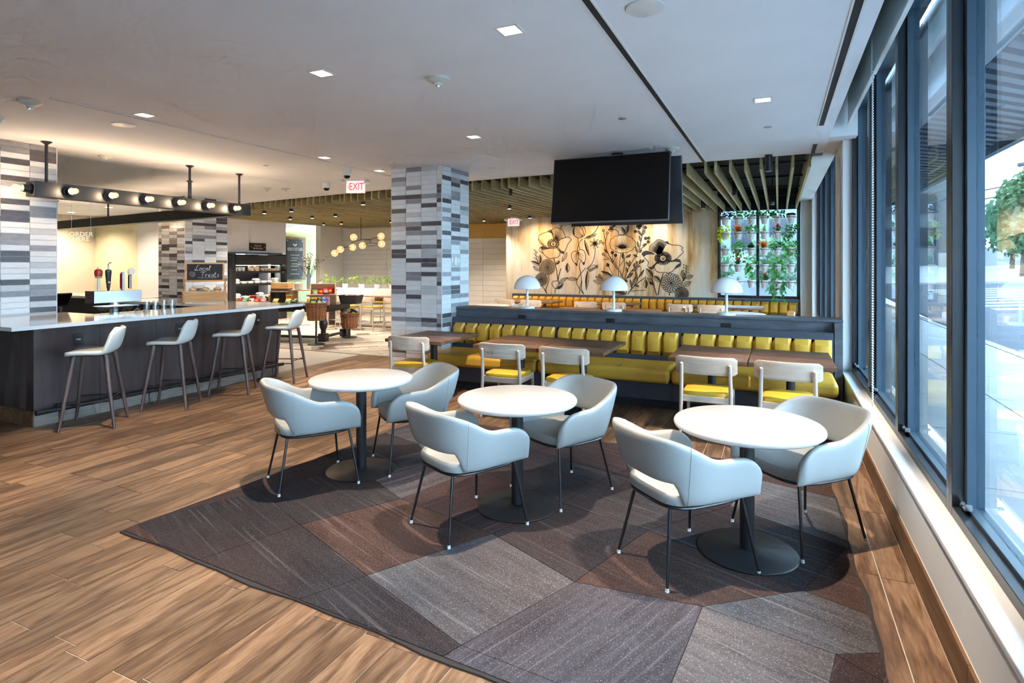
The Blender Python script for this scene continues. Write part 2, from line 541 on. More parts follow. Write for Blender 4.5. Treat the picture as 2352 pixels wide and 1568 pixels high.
def window(n, y0, y1, lab):
    f = MB()
    hw = 0.05
    f.box(0.75, 0.80, y0, y0 + hw, 0.45, 3.45).box(0.75, 0.80, y1 - hw, y1, 0.45, 3.45)
    f.box(0.75, 0.80, y0 + hw, y1 - hw, 0.45, 0.50).box(0.75, 0.80, y0 + hw, y1 - hw, 3.40, 3.45)
    o = f.build('window_%d' % n, m_frame, bevel=0.003); struct(o, lab)
    s = MB(); a, b_ = y0 + 0.035, y1 - 0.035
    s.box(0.80, 0.87, a, a + 0.045, 0.45, 3.45).box(0.80, 0.87, b_ - 0.045, b_, 0.45, 3.45)
    s.box(0.80, 0.87, a + 0.045, b_ - 0.045, 0.45, 0.515).box(0.80, 0.87, a + 0.045, b_ - 0.045, 3.385, 3.45)
    s.build('sash', m_sash, o, bevel=0.003)
    MB().box(0.836, 0.844, a + 0.045, b_ - 0.045, 0.515, 3.385).build('pane', m_glass, o)
    MB().obox((0.79, y1 - 0.10, 0.535), 0.03, 0.10, 0.03).cyl((0.775, y1 - 0.10, 0.53), (0.765, y1 - 0.17, 0.56), 0.008).build('latch', m_chrome, o)
ys = [7.5, 6.18, 4.80, 3.43, 2.05, 0.67, -0.71, -2.09, -3.47]
for k in range(len(ys) - 1):
    window(k + 1, ys[k + 1], ys[k], 'tall dark framed window, %s from the white pier' % ('first', 'second', 'third', 'fourth', 'fifth', 'sixth', 'seventh', 'eighth')[k])
yf = [8.45, 9.83, 11.21, 12.59, 13.97]
for k in range(4):
    window(k + 10, yf[k], yf[k + 1], 'tall dark framed window beyond the white pier, %s along' % ('first', 'second', 'third', 'fourth')[k])
# roller blinds
m_blind = mat('blind_fascia', (0.50, 0.57, 0.55), 0.3)
m_bead = mat('bead_chain', (0.72, 0.72, 0.70), 0.35)
def blind(y0, y1, lab, chain=None):
    b_ = thing('roller_blind', lab, 'blind', (0.69, y0, 3.17), 0, 'roller blinds above the windows')
    MB().box(-0.01, 0.01, 0.012, y1 - y0 - 0.012, 0, 0.40).build('fascia', m_blind, b_, bevel=0.003)
    MB().box(-0.014, 0.014, 0.012, y1 - y0 - 0.012, -0.014, 0.0).build('hem_bar', m_sill, b_)
    if chain is not None:
        c = MB(); zb = chain[1] - 3.17
        n = 130
        for q in range(n + 1):
            z_ = zb + 0.02 + (0.05 - zb) * q / n
            for dy in (-0.022, 0.022):
                c.lathe([(0.0005, -0.008), (0.0042, -0.004), (0.0042, 0.004), (0.0005, 0.008)], (-0.02, chain[0] - y0 + dy, z_), 5)
        for q in range(7):
            a_ = math.pi * q / 6
            c.lathe([(0.0005, -0.008), (0.0042, -0.004), (0.0042, 0.004), (0.0005, 0.008)], (-0.02, chain[0] - y0 + 0.022 * math.cos(a_), zb + 0.02 - 0.02 * math.sin(a_)), 5)
        c.build('bead_chain', m_bead, b_)
blind(5.45, 7.2, 'pale green grey blind fascia nearest the white pier')
blind(3.45, 5.40, 'pale green grey blind fascia with a bead chain, second from the pier', (5.3, 0.54))
blind(0.75, 3.40, 'pale green grey blind fascia nearest the camera')
blind(8.5, 11.2, 'pale blind fascia of the far window bay, before the plant wall')
blind(11.25, 14.3, 'pale blind fascia right beside the plant wall')
pc = MB()
pc.tube([(0.648, 7.72, 2.9), (0.648, 7.72, 0.72), (0.648, 7.735, 0.66), (0.648, 7.75, 0.72), (0.648, 7.75, 2.9)], 0.005, 6)
tag(pc.build('blind_cord', m_bead), 'thin white blind cord hanging on the white pier', 'cord')

# ------------------------------------------------------------------ back walls
# mural wall
m, nt, N, L, b = nodes_of('mural_wash')
tc = N.new('ShaderNodeTexCoord'); mp = N.new('ShaderNodeMapping'); mp.inputs['Scale'].default_value = (2.6, 1, 0.32)
L.new(tc.outputs['Object'], mp.inputs[0])
n1 = N.new('ShaderNodeTexNoise'); n1.inputs['Scale'].default_value = 1.1; n1.inputs['Detail'].default_value = 7; n1.inputs['Roughness'].default_value = 0.65
L.new(mp.outputs[0], n1.inputs['Vector'])
cr = N.new('ShaderNodeValToRGB')
cr.color_ramp.elements[0].position = 0.36; cr.color_ramp.elements[0].color = (0.36, 0.20, 0.07, 1)
cr.color_ramp.elements[1].position = 0.63; cr.color_ramp.elements[1].color = (0.66, 0.68, 0.63, 1)
e = cr.color_ramp.elements.new(0.455); e.color = (0.58, 0.44, 0.24, 1)
e = cr.color_ramp.elements.new(0.535); e.color = (0.66, 0.60, 0.46, 1)
L.new(n1.outputs['Fac'], cr.inputs[0]); L.new(cr.outputs[0], b.inputs['Base Color'])
b.inputs['Roughness'].default_value = 0.5
m_mural = m
wb = MB().box(-6.75, -1.31, 14.5, 14.7, 0, 3.4).build('wall_back', m_mural); struct(wb, 'washed beige wall painted with large black line flowers')
struct(MB().box(-1.31, 0.46, 14.5, 14.7, 0, 0.86).build('wall_back_low', m_white))
struct(MB().box(-1.31, 0.46, 14.5, 14.7, 2.98, 3.62).build('wall_back_top', m_blackpaint))
struct(MB().box(0.445, 0.70, 14.3, 14.7, 0, 3.62).build('wall_corner_post', m_white), 'white corner post right of the plant wall')
# window behind the plants
f = MB().box(-1.31, -1.24, 14.5, 14.6, 0.86, 2.98).box(0.375, 0.445, 14.5, 14.6, 0.86, 2.98).box(-0.465, -0.40, 14.5, 14.6, 0.86, 2.98)
f.box(-1.24, -0.465, 14.5, 14.6, 0.86, 0.93).box(-0.40, 0.375, 14.5, 14.6, 0.86, 0.93).box(-1.24, 0.375, 14.5, 14.6, 2.9, 2.98)
wn = f.build('window_20', m_frame, bevel=0.004); struct(wn, 'dark framed window behind the wall of potted plants')
MB().box(-1.24, -0.465, 14.545, 14.553, 0.93, 2.9).build('pane', m_glass, wn)
MB().box(-0.40, 0.375, 14.545, 14.553, 0.93, 2.9).build('pane', m_glass, wn)
# white shiplap wall
def shiplap(name, x0, x1, y, z0, z1, h, m, lab, jx=()):
    o = MB().box(x0, x1, y, y + 0.15, z0, z1).build(name, mat('shiplap_shadow', (0.30, 0.28, 0.25), 0.9)); struct(o, lab)
    z = z0
    xsq = [x0] + list(jx) + [x1]
    while z < z1 - 0.02:
        zt = min(z + h, z1)
        for a, b_ in zip(xsq, xsq[1:]):
            MB().box(a + 0.004, b_ - 0.004, y - 0.014, y, z + 0.006, zt).build('board', m, o)
        z += h
    return o
m_ship = mat('shiplap_white', (0.76, 0.74, 0.70), 0.55, var=0.03, scale=4, rnd=0.03)
shiplap('wall_shiplap', -13.9, -6.75, 16.0, 0, 2.46, 0.165, m_ship, 'white shiplap wall at the far end', (-12.0, -9.35, -8.35))
struct(MB().box(-13.9, -6.75, 16.0, 16.15, 2.46, 3.5).build('wall_shiplap_top', m_orange), 'amber wall band above the shiplap')
struct(MB().box(-6.85, -6.75, 14.5, 16.0, 0, 3.5).build('wall_return', m_mural))
struct(MB().box(-9.5, -9.38, 15.86, 16.0, 0, 2.9).build('trim_20', m_white))
struct(MB().box(-13.9, -9.5, 15.97, 16.0, 2.47, 3.5).build('wall_cream_band', m_cream))
# white wall with the refrigerated case
struct(MB().box(-14.1, -13.9, 9.9, 11.3, 0, 3.5).build('wall_left_a', m_white))
struct(MB().box(-14.1, -13.9, 11.3, 13.4, 2.0, 3.5).build('wall_left_b', m_white), 'white wall above the refrigerated case')
struct(MB().box(-14.1, -13.9, 13.28, 13.4, 0, 2.0).build('wall_left_c', m_white))
struct(MB().box(-14.1, -13.9, 14.9, 16.0, 0, 3.5).build('wall_left_d', m_cream), 'cream wall between hallway and shiplap')
struct(MB().box(-15.2, -15.0, 13.0, 17.0, 0, 2.75).build('wall_green', m_green), 'green hallway wall behind the menu board')
struct(MB().box(-15.2, -15.0, 13.0, 17.0, 2.75, 3.5).build('wall_green_top', m_white))
struct(MB().box(-15.0, -14.1, 12.9, 13.0, 0, 3.5).build('wall_hall_near', m_white))
struct(MB().box(-15.0, -14.1, 16.9, 17.0, 0, 3.5).build('wall_hall_far', m_green))
struct(MB().box(-15.0, -13.9, 13.4, 17.0, 2.98, 3.1).build('ceiling_hall', m_white))
cv = MB().box(-14.98, -14.90, 13.2, 16.8, 2.76, 2.80).build('cove_light', emit('cove_glow', (1.0, 0.92, 0.78), 2.0))
tag(cv, 'bright cove light strip above the green hallway wall', 'light')
# bar back walls
struct(MB().box(-18.4, -18.2, -4.2, 10.5, 0, 3.13).build('wall_left', m_peach), 'peach wall far behind the bar')
struct(MB().box(-18.2, -15.75, 10.3, 10.5, 0, 3.13).build('wall_bar_back', m_yellowwall), 'glossy pale yellow wall behind the beer taps')
struct(MB().box(-15.75, -13.9, 10.0, 10.5, 0, 3.13).build('wall_bar_post', m_white))
struct(MB().box(-20.5, 0.95, -4.4, -4.2, 0, 3.62).build('wall_front', m_white))

# ------------------------------------------------------------------ tiled columns
TC = [mat('tile_white', (0.72, 0.74, 0.74), 0.22, var=0.07, scale=9, stretch=(1, 1, 8), rnd=0.05),
      mat('tile_pale_grey', (0.52, 0.54, 0.55), 0.24, var=0.12, scale=14, stretch=(1, 1, 7), rnd=0.08),
      mat('tile_mid_grey', (0.27, 0.275, 0.29), 0.28, var=0.25, scale=16, stretch=(1, 1, 8), rnd=0.1),
      mat('tile_dark_grey', (0.085, 0.078, 0.085), 0.3, var=0.35, scale=18, stretch=(1, 1, 8), rnd=0.15)]
TILEM = {}
def tile_mesh(ax, wd, ht, mi):
    k = (ax, round(wd, 3), round(ht, 3), mi)
    if k not in TILEM:
        mb = MB()
        if ax == 'x': mb.box(-wd / 2, wd / 2, -0.007, 0, -ht / 2, ht / 2)
        else: mb.box(0, 0.007, -wd / 2, wd / 2, -ht / 2, ht / 2)
        TILEM[k] = mb.mesh('tile', TC[mi])
    return TILEM[k]
def column(label, x0, x1, y0, y1, zx, zy, colsx, colsy, seed):
    rr = random.Random(seed)
    root = thing('tiled_column', label, 'column', ((x0 + x1) / 2, (y0 + y1) / 2, 0), 0, 'tiled columns')
    cx, cy = (x0 + x1) / 2, (y0 + y1) / 2
    MB().box(x0 - cx + 0.007, x1 - cx - 0.007, y0 - cy + 0.007, y1 - cy - 0.007, 0, 3.05).build('core', m_groutw, root)
    MB().box(x1 - cx - 0.008, x1 - cx + 0.002, y0 - cy - 0.002, y0 - cy + 0.008, 0, 3.05).build('corner_trim', m_sill, root)
    MB().box(x1 - cx - 0.006, x1 - cx + 0.001, y1 - cy - 0.008, y1 - cy, 0, 3.05).build('corner_trim', m_sill, root)
    MB().box(x0 - cx, x0 - cx + 0.008, y0 - cy - 0.001, y0 - cy + 0.006, 0, 3.05).build('corner_trim', m_sill, root)
    P = 0.0655
    def pick():
        q = rr.random()
        return 0 if q < 0.52 else 1 if q < 0.66 else 2 if q < 0.83 else 3
    n = int(3.05 / P)
    for r_ in range(n):
        z = 3.05 - P * (r_ + 0.5)
        if z > zx:
            a = x0
            for c in colsx:
                place('tile', tile_mesh('x', c - 0.006, P - 0.006, pick()), root, loc=(a + c / 2 - cx, y0 + 0.007 - cy, z)); a += c
        if z > zy:
            a = y0
            for c in colsy:
                place('tile', tile_mesh('y', c - 0.006, P - 0.006, pick()), root, loc=(x1 - 0.007 - cx, a + c / 2 - cy, z)); a += c
    return root
tcol = column('grey and white tiled column between the exit sign and the television', -5.18, -4.31, 7.0, 7.78, 0.12, 0.75, (0.262, 0.262, 0.262, 0.084), (0.26, 0.26, 0.26), 21)
column('grey and white tiled column rising from the near end of the bar', -8.74, -7.88, 3.36, 4.04, 9, 1.07, (0.262, 0.262, 0.262, 0.074), (0.12, 0.28, 0.28), 5)
column('tiled column behind the local treats stand', -11.87, -11.04, 7.97, 8.98, 0.9, 0.9, (0.1, 0.243, 0.243, 0.243), (0.17, 0.28, 0.28, 0.28), 9)
# thermostat and sensor on the middle column
th = thing('wall_thermostat', 'small white thermostat and sensor on the tiled column', 'thermostat', (-4.31, 7.36, 1.70))
MB().box(0.0, 0.02, -0.035, 0.035, -0.06, 0.06).build('thermostat_body', m_plastic, th, bevel=0.004)
MB().box(0.0, 0.015, -0.11, -0.06, 0.0, 0.05).build('sensor', m_plastic, th, bevel=0.003)
# ------------------------------------------------------------------ outside
m_walk = mat('concrete_walk', (0.36, 0.37, 0.37), 0.85, var=0.10, scale=3)
m_road = mat('asphalt', (0.08, 0.085, 0.10), 0.9, var=0.15, scale=2)
m_stripe = mat('road_paint', (0.30, 0.31, 0.31), 0.7)
sw = MB().box(0.95, 4.3, -8, 60, -0.30, -0.12).build('ground_sidewalk', m_grout); struct(sw, 'pale concrete pavement outside the windows')
for a in range(-4, 13):
    for b_ in range(2):
        MB().box(0.95 + b_ * 1.6 + 0.01, 0.95 + (b_ + 1) * 1.6 - 0.01, a * 1.9 + 0.01, (a + 1) * 1.9 - 0.01, -0.12, -0.108).build('paving_slab', m_walk, sw)
MB().box(4.15, 4.35, -8, 60, -0.2, -0.09).build('kerb', m_walk, sw)
def gz(x, y):
    """the street climbs gently away from the building"""
    return -0.2 + 0.035 * max(0, x - 4.3) + 0.028 * max(0, y - 16)
g = MB()
nx, ny = 26, 30
G = [[(4.3 + (ix / nx) ** 1.6 * 110, -20 + iy * 6.5, 0) for iy in range(ny)] for ix in range(nx)]
G = [[(p[0], p[1], gz(p[0], p[1])) for p in r_] for r_ in G]
g.slab(G, 0.06)
rd = g.build('ground_road', m_road, smooth=True); struct(rd, 'grey asphalt street climbing away outside')
for k in range(9):
    y0 = 24.0 + k * 1.15
    q = [(6.5, y0), (17.5, y0 + 2.2), (17.5, y0 + 2.75), (6.5, y0 + 0.55)]
    MB().add([(a, b_, gz(a, b_) + 0.045) for a, b_ in q] + [(a, b_, gz(a, b_) - 0.02) for a, b_ in q],
             [(0, 1, 2, 3), (7, 6, 5, 4), (0, 4, 5, 1), (1, 5, 6, 2), (2, 6, 7, 3), (3, 7, 4, 0)]).build('crossing_stripe', m_stripe, rd)
fw = MB()
fw.add([(5, 38, gz(5, 38)), (80, 38, gz(80, 38) + .05), (80, 75, gz(80, 75) + .1), (5, 75, gz(5, 75) + .1),
        (5, 38, gz(5, 38) + .14), (80, 38, gz(80, 38) + .18), (80, 75, gz(80, 75) + .2), (5, 75, gz(5, 75) + .2)],
       [(3, 2, 1, 0), (4, 5, 6, 7), (0, 1, 5, 4), (1, 2, 6, 5), (2, 3, 7, 6), (3, 0, 4, 7)])
struct(fw.build('ground_far_pavement', m_walk))
# canopy over the pavement
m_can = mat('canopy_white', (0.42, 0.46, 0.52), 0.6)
m_cands = mat('canopy_dark_slat', (0.10, 0.12, 0.16), 0.6)
ob = thing('added_sky_block', 'added grey block covering the bright sky along the street', 'building', (0, 0, 0))  # added block, darkens the sky behind the panes so reflections show
MB().box(-2, 13.5, 62, 72, 0, 15).build('wall', mat('sky_block_grey', (0.10, 0.115, 0.13), 0.8), ob)
for fz in range(4):
    for fx_ in range(5):
        MB().box(-1 + fx_ * 2.9, 1.0 + fx_ * 2.9, 61.9, 62.0, 3.2 + fz * 3.0, 4.9 + fz * 3.0).build('window', m_frame, ob)
ca = thing('entrance_canopy', 'outdoor canopy with diagonal striped soffit above the pavement', 'canopy', (0, 0, 0))
MB().box(0.98, 1.62, -6, 30.0, 3.36, 3.46).build('soffit', m_can, ca)
MB().box(1.62, 2.80, -6, 30.0, 3.44, 3.52).build('striped_soffit', m_can, ca)
MB().box(2.80, 2.90, -6, 30.0, 3.26, 3.62).build('fascia', m_cands, ca)
for k in range(130):
    y0 = -6 + k * 0.27
    if y0 + 1.35 > 29.9: continue
    q = [(1.63, y0), (2.79, y0 + 1.2), (2.79, y0 + 1.34), (1.63, y0 + 0.14)]
    MB().prism(q, 3.36, 3.44).build('slat', m_cands, ca)
MB().box(2.05, 2.25, 5.6, 5.8, 3.33, 3.36).build('canopy_lamp', emit('canopy_lamp_glow', WARM, 6.0), ca)
# street lamps and poles
m_pole = mat('street_pole', (0.05, 0.055, 0.06), 0.6)
def street_pole(x, y, h, r, lab, arm=True):
    z = gz(x, y) + 0.1
    t = thing('street_lamp', lab, 'street lamp', (x, y, z), 0, 'street lamps outside')
    MB().lathe([(r * 3.2, 0), (r * 3.2, 0.25), (r * 1.9, 0.4), (r * 1.9, 0.9), (r * 1.35, 1.05), (r * 1.35, 1.6), (r, 1.7), (r * 0.75, h)], (0, 0, 0), 16).build('pole', m_pole, t, smooth=True)
    if arm:
        MB().tube([(0, 0, h - 0.4), (0.7, 0.2, h + 0.1), (1.5, 0.5, h + 0.1)], 0.05, 8).lathe([(0.05, 0.1), (0.16, 0), (0.2, -0.2), (0.02, -0.25)], (1.5, 0.5, h), 10).build('lamp_arm', m_pole, t, smooth=True)
    return t
street_pole(16.0, 38.0, 9.5, 0.16, 'tall dark street pole beyond the crossing, nearest the window')
street_pole(17.5, 47.0, 7.8, 0.13, 'thinner dark street pole beside the green road sign', False)
street_pole(23.0, 46.0, 6.0, 0.12, 'dark street pole at the right edge of the window view')
pw = thing('overhead_gantry', 'overhead wire beam crossing between the street poles', 'gantry', (0, 0, 0))
MB().cyl((11.5, 39.0, 6.9), (30.0, 39.0, 9.4), 0.11).build('beam', m_pole, pw)
MB().cyl((14.0, 60.0, 7.5), (19.5, 47.0, 7.9), 0.05).cyl((14.0, 60.0, 6.8), (19.5, 47.0, 7.2), 0.05).build('wire', m_pole, pw)
rs_ = thing('road_sign', 'teal green road sign between the street poles', 'sign', (17.2, 44.0, 0))
MB().box(-0.9, 1.3, 0, 0.06, 3.0, 4.4).build('panel', mat('sign_green', (0.0, 0.28, 0.22), 0.5), rs_)
MB().cyl((0.2, 0.1, gz(17, 44)), (0.2, 0.1, 4.3), 0.06).build('post', m_pole, rs_)
m_brick = mat('far_brick', (0.42, 0.22, 0.17), 0.9, var=0.1, scale=2)
bl = thing('far_building', 'low brick building with a pale fence beyond the street', 'building', (0, 0, 0))
MB().box(22, 44, 66, 76, 1, 6.5).build('wall', m_brick, bl)
MB().box(21.5, 44.5, 65.5, 76, 6.5, 7.0).build('roof', m_stripe, bl)
MB().box(12, 34, 58, 58.3, 0.8, 2.6).build('fence_wall', m_stripe, bl)
# leaves and trees
def leaf_quads(mb, p, d, ln, wd, rr, droop=0.3):
    d = Vector(d).normalized(); up = Vector((rr.uniform(-1, 1), rr.uniform(-1, 1), rr.uniform(-0.3, 1)))
    s = d.cross(up)
    if s.length < 1e-3: s = Vector((1, 0, 0))
    s.normalize(); p = Vector(p)
    a = p; m1 = p + d * ln * 0.45; t = p + d * ln + Vector((0, 0, -droop * ln))
    mb.add([a, m1 + s * wd / 2, t, m1 - s * wd / 2], [(0, 1, 2, 3)])
def leafmat(name, c, tr=0.5):
    """thin leaf: reflects on the lit side and glows when lit from behind"""
    if name in MATS: return MATS[name]
    m, nt, N, L, b = nodes_of(name)
    b.inputs['Base Color'].default_value = c4(c); b.inputs['Roughness'].default_value = 0.45
    t_ = N.new('ShaderNodeBsdfTranslucent'); t_.inputs[0].default_value = c4([min(1, q * 1.7) for q in c])
    x_ = N.new('ShaderNodeMixShader'); x_.inputs[0].default_value = tr
    out = [n for n in N if n.type == 'OUTPUT_MATERIAL'][0]
    L.new(b.outputs[0], x_.inputs[1]); L.new(t_.outputs[0], x_.inputs[2]); L.new(x_.outputs[0], out.inputs[0])
    MATS[name] = m
    return m
m_leaves = [leafmat('leaf_a', (0.030, 0.17, 0.022)), leafmat('leaf_b', (0.06, 0.25, 0.03)), leafmat('leaf_c', (0.20, 0.36, 0.03))]
m_bark = mat('bark', (0.10, 0.07, 0.05), 0.9, var=0.3, scale=8)
m_fartree = leafmat('street_tree_leaf', (0.07, 0.15, 0.07), 0.35)
def tree(x, y, h, r, lab, seed):
    rr = random.Random(seed)
    t = thing('street_tree', lab, 'tree', (x, y, gz(x, y) + 0.1), 0, 'street trees outside')
    MB().tube([(0, 0, 0), (0.1, 0, h * 0.4), (0, 0.1, h * 0.9)], [0.16, 0.11, 0.03], 8).build('trunk', m_bark, t)
    mb = MB()
    for k in range(1700):
        q = Vector((rr.gauss(0, 1), rr.gauss(0, 1), rr.gauss(0, 1))).normalized() * (rr.random() ** 0.4)
        z = h * 0.62 + q.z * h * 0.40
        k2 = 1 - 0.55 * max(0, (z - h * 0.6) / (h * 0.4))
        leaf_quads(mb, (q.x * r * k2, q.y * r * k2, z), (rr.uniform(-1, 1), rr.uniform(-1, 1), rr.uniform(-.6, .6)), 0.42, 0.26, rr)
    o = mb.build('crown', m_fartree, t)
tree(12.6, 42, 6.0, 1.7, 'small pale street tree seen through the nearest window', 1)
tree(15.0, 52, 5.2, 2.2, 'leafy street tree behind the green road sign', 2)
tree(24.5, 44, 5.6, 1.9, 'street tree at the far right beyond the poles', 3)
# outside the plant window
yard = MB().box(-6, 0.9, 15.0, 26, -0.3, 0.0).build('ground_yard', m_walk); struct(yard)
bw = thing('neighbour_building', 'pale building outside behind the plant wall window', 'building', (0, 0, 0))
MB().box(-5, 0.9, 21, 21.3, 0.0, 2.0).build('wall', mat('yard_wall', (0.30, 0.33, 0.36), 0.8), bw)
MB().box(-5, 0.9, 23, 25, 1.0, 4.2).build('upper_wall', mat('yard_wall_blue', (0.14, 0.18, 0.22), 0.8), bw)
for k in range(4):
    MB().box(-4.2 + k * 1.3, -3.5 + k * 1.3, 22.96, 23.0, 2.2, 3.3).build('window', m_frame, bw)
hr = random.Random(5)
for k, (x_, lab) in enumerate(((-2.2, 'shrub outside the left half of the plant window'), (-0.1, 'shrub outside the right half of the plant window'))):
    t = thing('garden_shrub', lab, 'shrub', (x_, 20.2, 0))
    mb = MB()
    for q in range(700):
        v_ = Vector((hr.gauss(0, 1), hr.gauss(0, 1), hr.gauss(0, 1))).normalized() * hr.random() ** .4
        leaf_quads(mb, (v_.x * .9, v_.y * .5, 1.7 + v_.z * 0.9), (hr.uniform(-1, 1), hr.uniform(-1, 1), hr.uniform(-.5, .5)), 0.22, 0.12, hr)
    mb.build('foliage', m_fartree, t)
    MB().cyl((0, 0, 0), (0, 0, 1.5), 0.05).build('stem', m_bark, t)
# ------------------------------------------------------------------ rug
RUGZ = 0.013
m_rugb = mat('rug_edge', (0.03, 0.025, 0.024), 0.95)
def rugmat(name, c1, c2, ang, streak=0.5):
    m, nt, N, L, b = nodes_of(name)
    b.inputs['Roughness'].default_value = 0.95
    b.inputs['Specular IOR Level'].default_value = 0.15
    tc = N.new('ShaderNodeTexCoord'); mp = N.new('ShaderNodeMapping')
    mp.inputs['Rotation'].default_value = (0, 0, ang)
    L.new(tc.outputs['Object'], mp.inputs[0])
    m2 = N.new('ShaderNodeMapping'); m2.inputs['Scale'].default_value = (1.2, 14, 1)
    L.new(mp.outputs[0], m2.inputs[0])
    n1 = N.new('ShaderNodeTexNoise'); n1.inputs['Scale'].default_value = 1.6; n1.inputs['Detail'].default_value = 6; n1.inputs['Roughness'].default_value = 0.6
    L.new(m2.outputs[0], n1.inputs['Vector'])
    m3 = N.new('ShaderNodeMapping'); m3.inputs['Scale'].default_value = (0.35, 1, 1)
    L.new(mp.outputs[0], m3.inputs[0])
    n2 = N.new('ShaderNodeTexNoise'); n2.inputs['Scale'].default_value = 330; n2.inputs['Detail'].default_value = 3
    L.new(m3.outputs[0], n2.inputs['Vector'])
    n3 = N.new('ShaderNodeTexNoise'); n3.inputs['Scale'].default_value = 1.6; n3.inputs['Detail'].default_value = 3
    L.new(mp.outputs[0], n3.inputs['Vector'])
    a1 = N.new('ShaderNodeMath'); a1.operation = 'MULTIPLY_ADD'; a1.inputs[1].default_value = streak
    L.new(n1.outputs['Fac'], a1.inputs[0])
    a2 = N.new('ShaderNodeMath'); a2.operation = 'MULTIPLY'; a2.inputs[1].default_value = 1 - streak
    L.new(n3.outputs['Fac'], a2.inputs[0]); L.new(a2.outputs[0], a1.inputs[2])
    mr = N.new('ShaderNodeMapRange'); mr.inputs[1].default_value = 0.36; mr.inputs[2].default_value = 0.64
    L.new(a1.outputs[0], mr.inputs[0])
    mx = N.new('ShaderNodeMix'); mx.data_type = 'RGBA'; mx.inputs[6].default_value = c4(c1); mx.inputs[7].default_value = c4(c2)
    L.new(mr.outputs[0], mx.inputs[0])
    sp = N.new('ShaderNodeMapRange'); sp.inputs[1].default_value = 0.57; sp.inputs[2].default_value = 0.80
    L.new(n2.outputs['Fac'], sp.inputs[0])
    mx2 = N.new('ShaderNodeMix'); mx2.data_type = 'RGBA'
    mx2.inputs[7].default_value = c4([min(1, c * 3.6 + 0.05) for c in c2])
    m4 = N.new('ShaderNodeMapping'); m4.inputs['Scale'].default_value = (0.8, 30, 1); L.new(mp.outputs[0], m4.inputs[0])
    n4 = N.new('ShaderNodeTexNoise'); n4.inputs['Scale'].default_value = 1.3; n4.inputs['Detail'].default_value = 4; L.new(m4.outputs[0], n4.inputs['Vector'])
    s4 = N.new('ShaderNodeMapRange'); s4.inputs[1].default_value = 0.58; s4.inputs[2].default_value = 0.74; s4.inputs[4].default_value = 0.75; L.new(n4.outputs['Fac'], s4.inputs[0])
    mx3 = N.new('ShaderNodeMix'); mx3.data_type = 'RGBA'; mx3.inputs[7].default_value = c4([c * 1.6 + 0.05 for c in c2]); L.new(s4.outputs[0], mx3.inputs[0]); L.new(mx.outputs[2], mx3.inputs[6])
    n5 = N.new('ShaderNodeTexNoise'); n5.inputs['Scale'].default_value = 0.9; n5.inputs['Detail'].default_value = 3; L.new(tc.outputs['Object'], n5.inputs['Vector'])
    s5 = N.new('ShaderNodeMapRange'); s5.inputs[1].default_value = 0.46; s5.inputs[2].default_value = 0.66; s5.inputs[4].default_value = 0.42; L.new(n5.outputs['Fac'], s5.inputs[0])
    mx5 = N.new('ShaderNodeMix'); mx5.data_type = 'RGBA'; mx5.inputs[7].default_value = (0.060, 0.030, 0.022, 1); L.new(s5.outputs[0], mx5.inputs[0]); L.new(mx3.outputs[2], mx5.inputs[6])
    L.new(sp.outputs[0], mx2.inputs[0]); L.new(mx5.outputs[2], mx2.inputs[6]); L.new(mx2.outputs[2], b.inputs['Base Color'])
    bp = N.new('ShaderNodeBump'); bp.inputs['Strength'].default_value = 0.6; bp.inputs['Distance'].default_value = 0.004
    L.new(n2.outputs['Fac'], bp.inputs['Height']); L.new(bp.outputs[0], b.inputs['Normal'])
    return m
A1, A2 = R(21), R(111)
RM = {'dk1': rugmat('rug_charcoal', (0.0150, 0.0133, 0.0162), (0.0319, 0.0292, 0.0337), A1), 'dk2': rugmat('rug_plum', (0.0203, 0.0133, 0.0148), (0.0436, 0.0292, 0.0309), A2),
      'br1': rugmat('rug_brown', (0.0290, 0.0170, 0.0148), (0.0611, 0.0376, 0.0337), A1), 'gr1': rugmat('rug_grey', (0.0436, 0.0438, 0.0500), (0.0931, 0.0942, 0.1044), A1, 0.6),
      'gr2': rugmat('rug_stripe', (0.0262, 0.0243, 0.0297), (0.0640, 0.0608, 0.0742), A2, 0.75), 'lt': rugmat('rug_pale', (0.0523, 0.0456, 0.0486), (0.1163, 0.1064, 0.1113), A1, 0.6)}
RC = [(-3.68, 2.23), (0.42, 1.95), (0.365, 5.17), (-3.44, 5.28)]
rug = None
rr = random.Random(4)
pts = []
for (a, b_) in zip(RC, RC[1:] + RC[:1]):
    for k in range(30):
        t = k / 30
        nx_, ny_ = (b_[1] - a[1]), -(b_[0] - a[0]); ln = math.hypot(nx_, ny_)
        wv = 0.010 * math.sin(t * 19 + a[0]) + 0.006 * math.sin(t * 47)
        pts.append((a[0] + (b_[0] - a[0]) * t + nx_ / ln * wv, a[1] + (b_[1] - a[1]) * t + ny_ / ln * wv))
rug = MB().prism(pts, 0.0, 0.009).build('patchwork_rug', m_rugb)
tag(rug, 'dark patchwork rug in charcoal, plum and grey under the round tables', 'rug')
def clip(poly, bound):
    out = poly
    for i_ in range(len(bound)):
        a, b_ = bound[i_], bound[(i_ + 1) % len(bound)]
        def ins(p): return (b_[0] - a[0]) * (p[1] - a[1]) - (b_[1] - a[1]) * (p[0] - a[0]) >= 0
        inp, out = out, []
        for j in range(len(inp)):
            p, q = inp[j - 1], inp[j]
            if ins(q) != ins(p):
                d1 = (b_[0] - a[0]) * (p[1] - a[1]) - (b_[1] - a[1]) * (p[0] - a[0]); d2 = (b_[0] - a[0]) * (q[1] - a[1]) - (b_[1] - a[1]) * (q[0] - a[0])
                t = d1 / (d1 - d2); out.append((p[0] + t * (q[0] - p[0]), p[1] + t * (q[1] - p[1])))
            if ins(q): out.append(q)
        if not out: return []
    return out
RB = [(-3.668, 2.243), (0.405, 1.965), (0.352, 5.157), (-3.428, 5.267)]
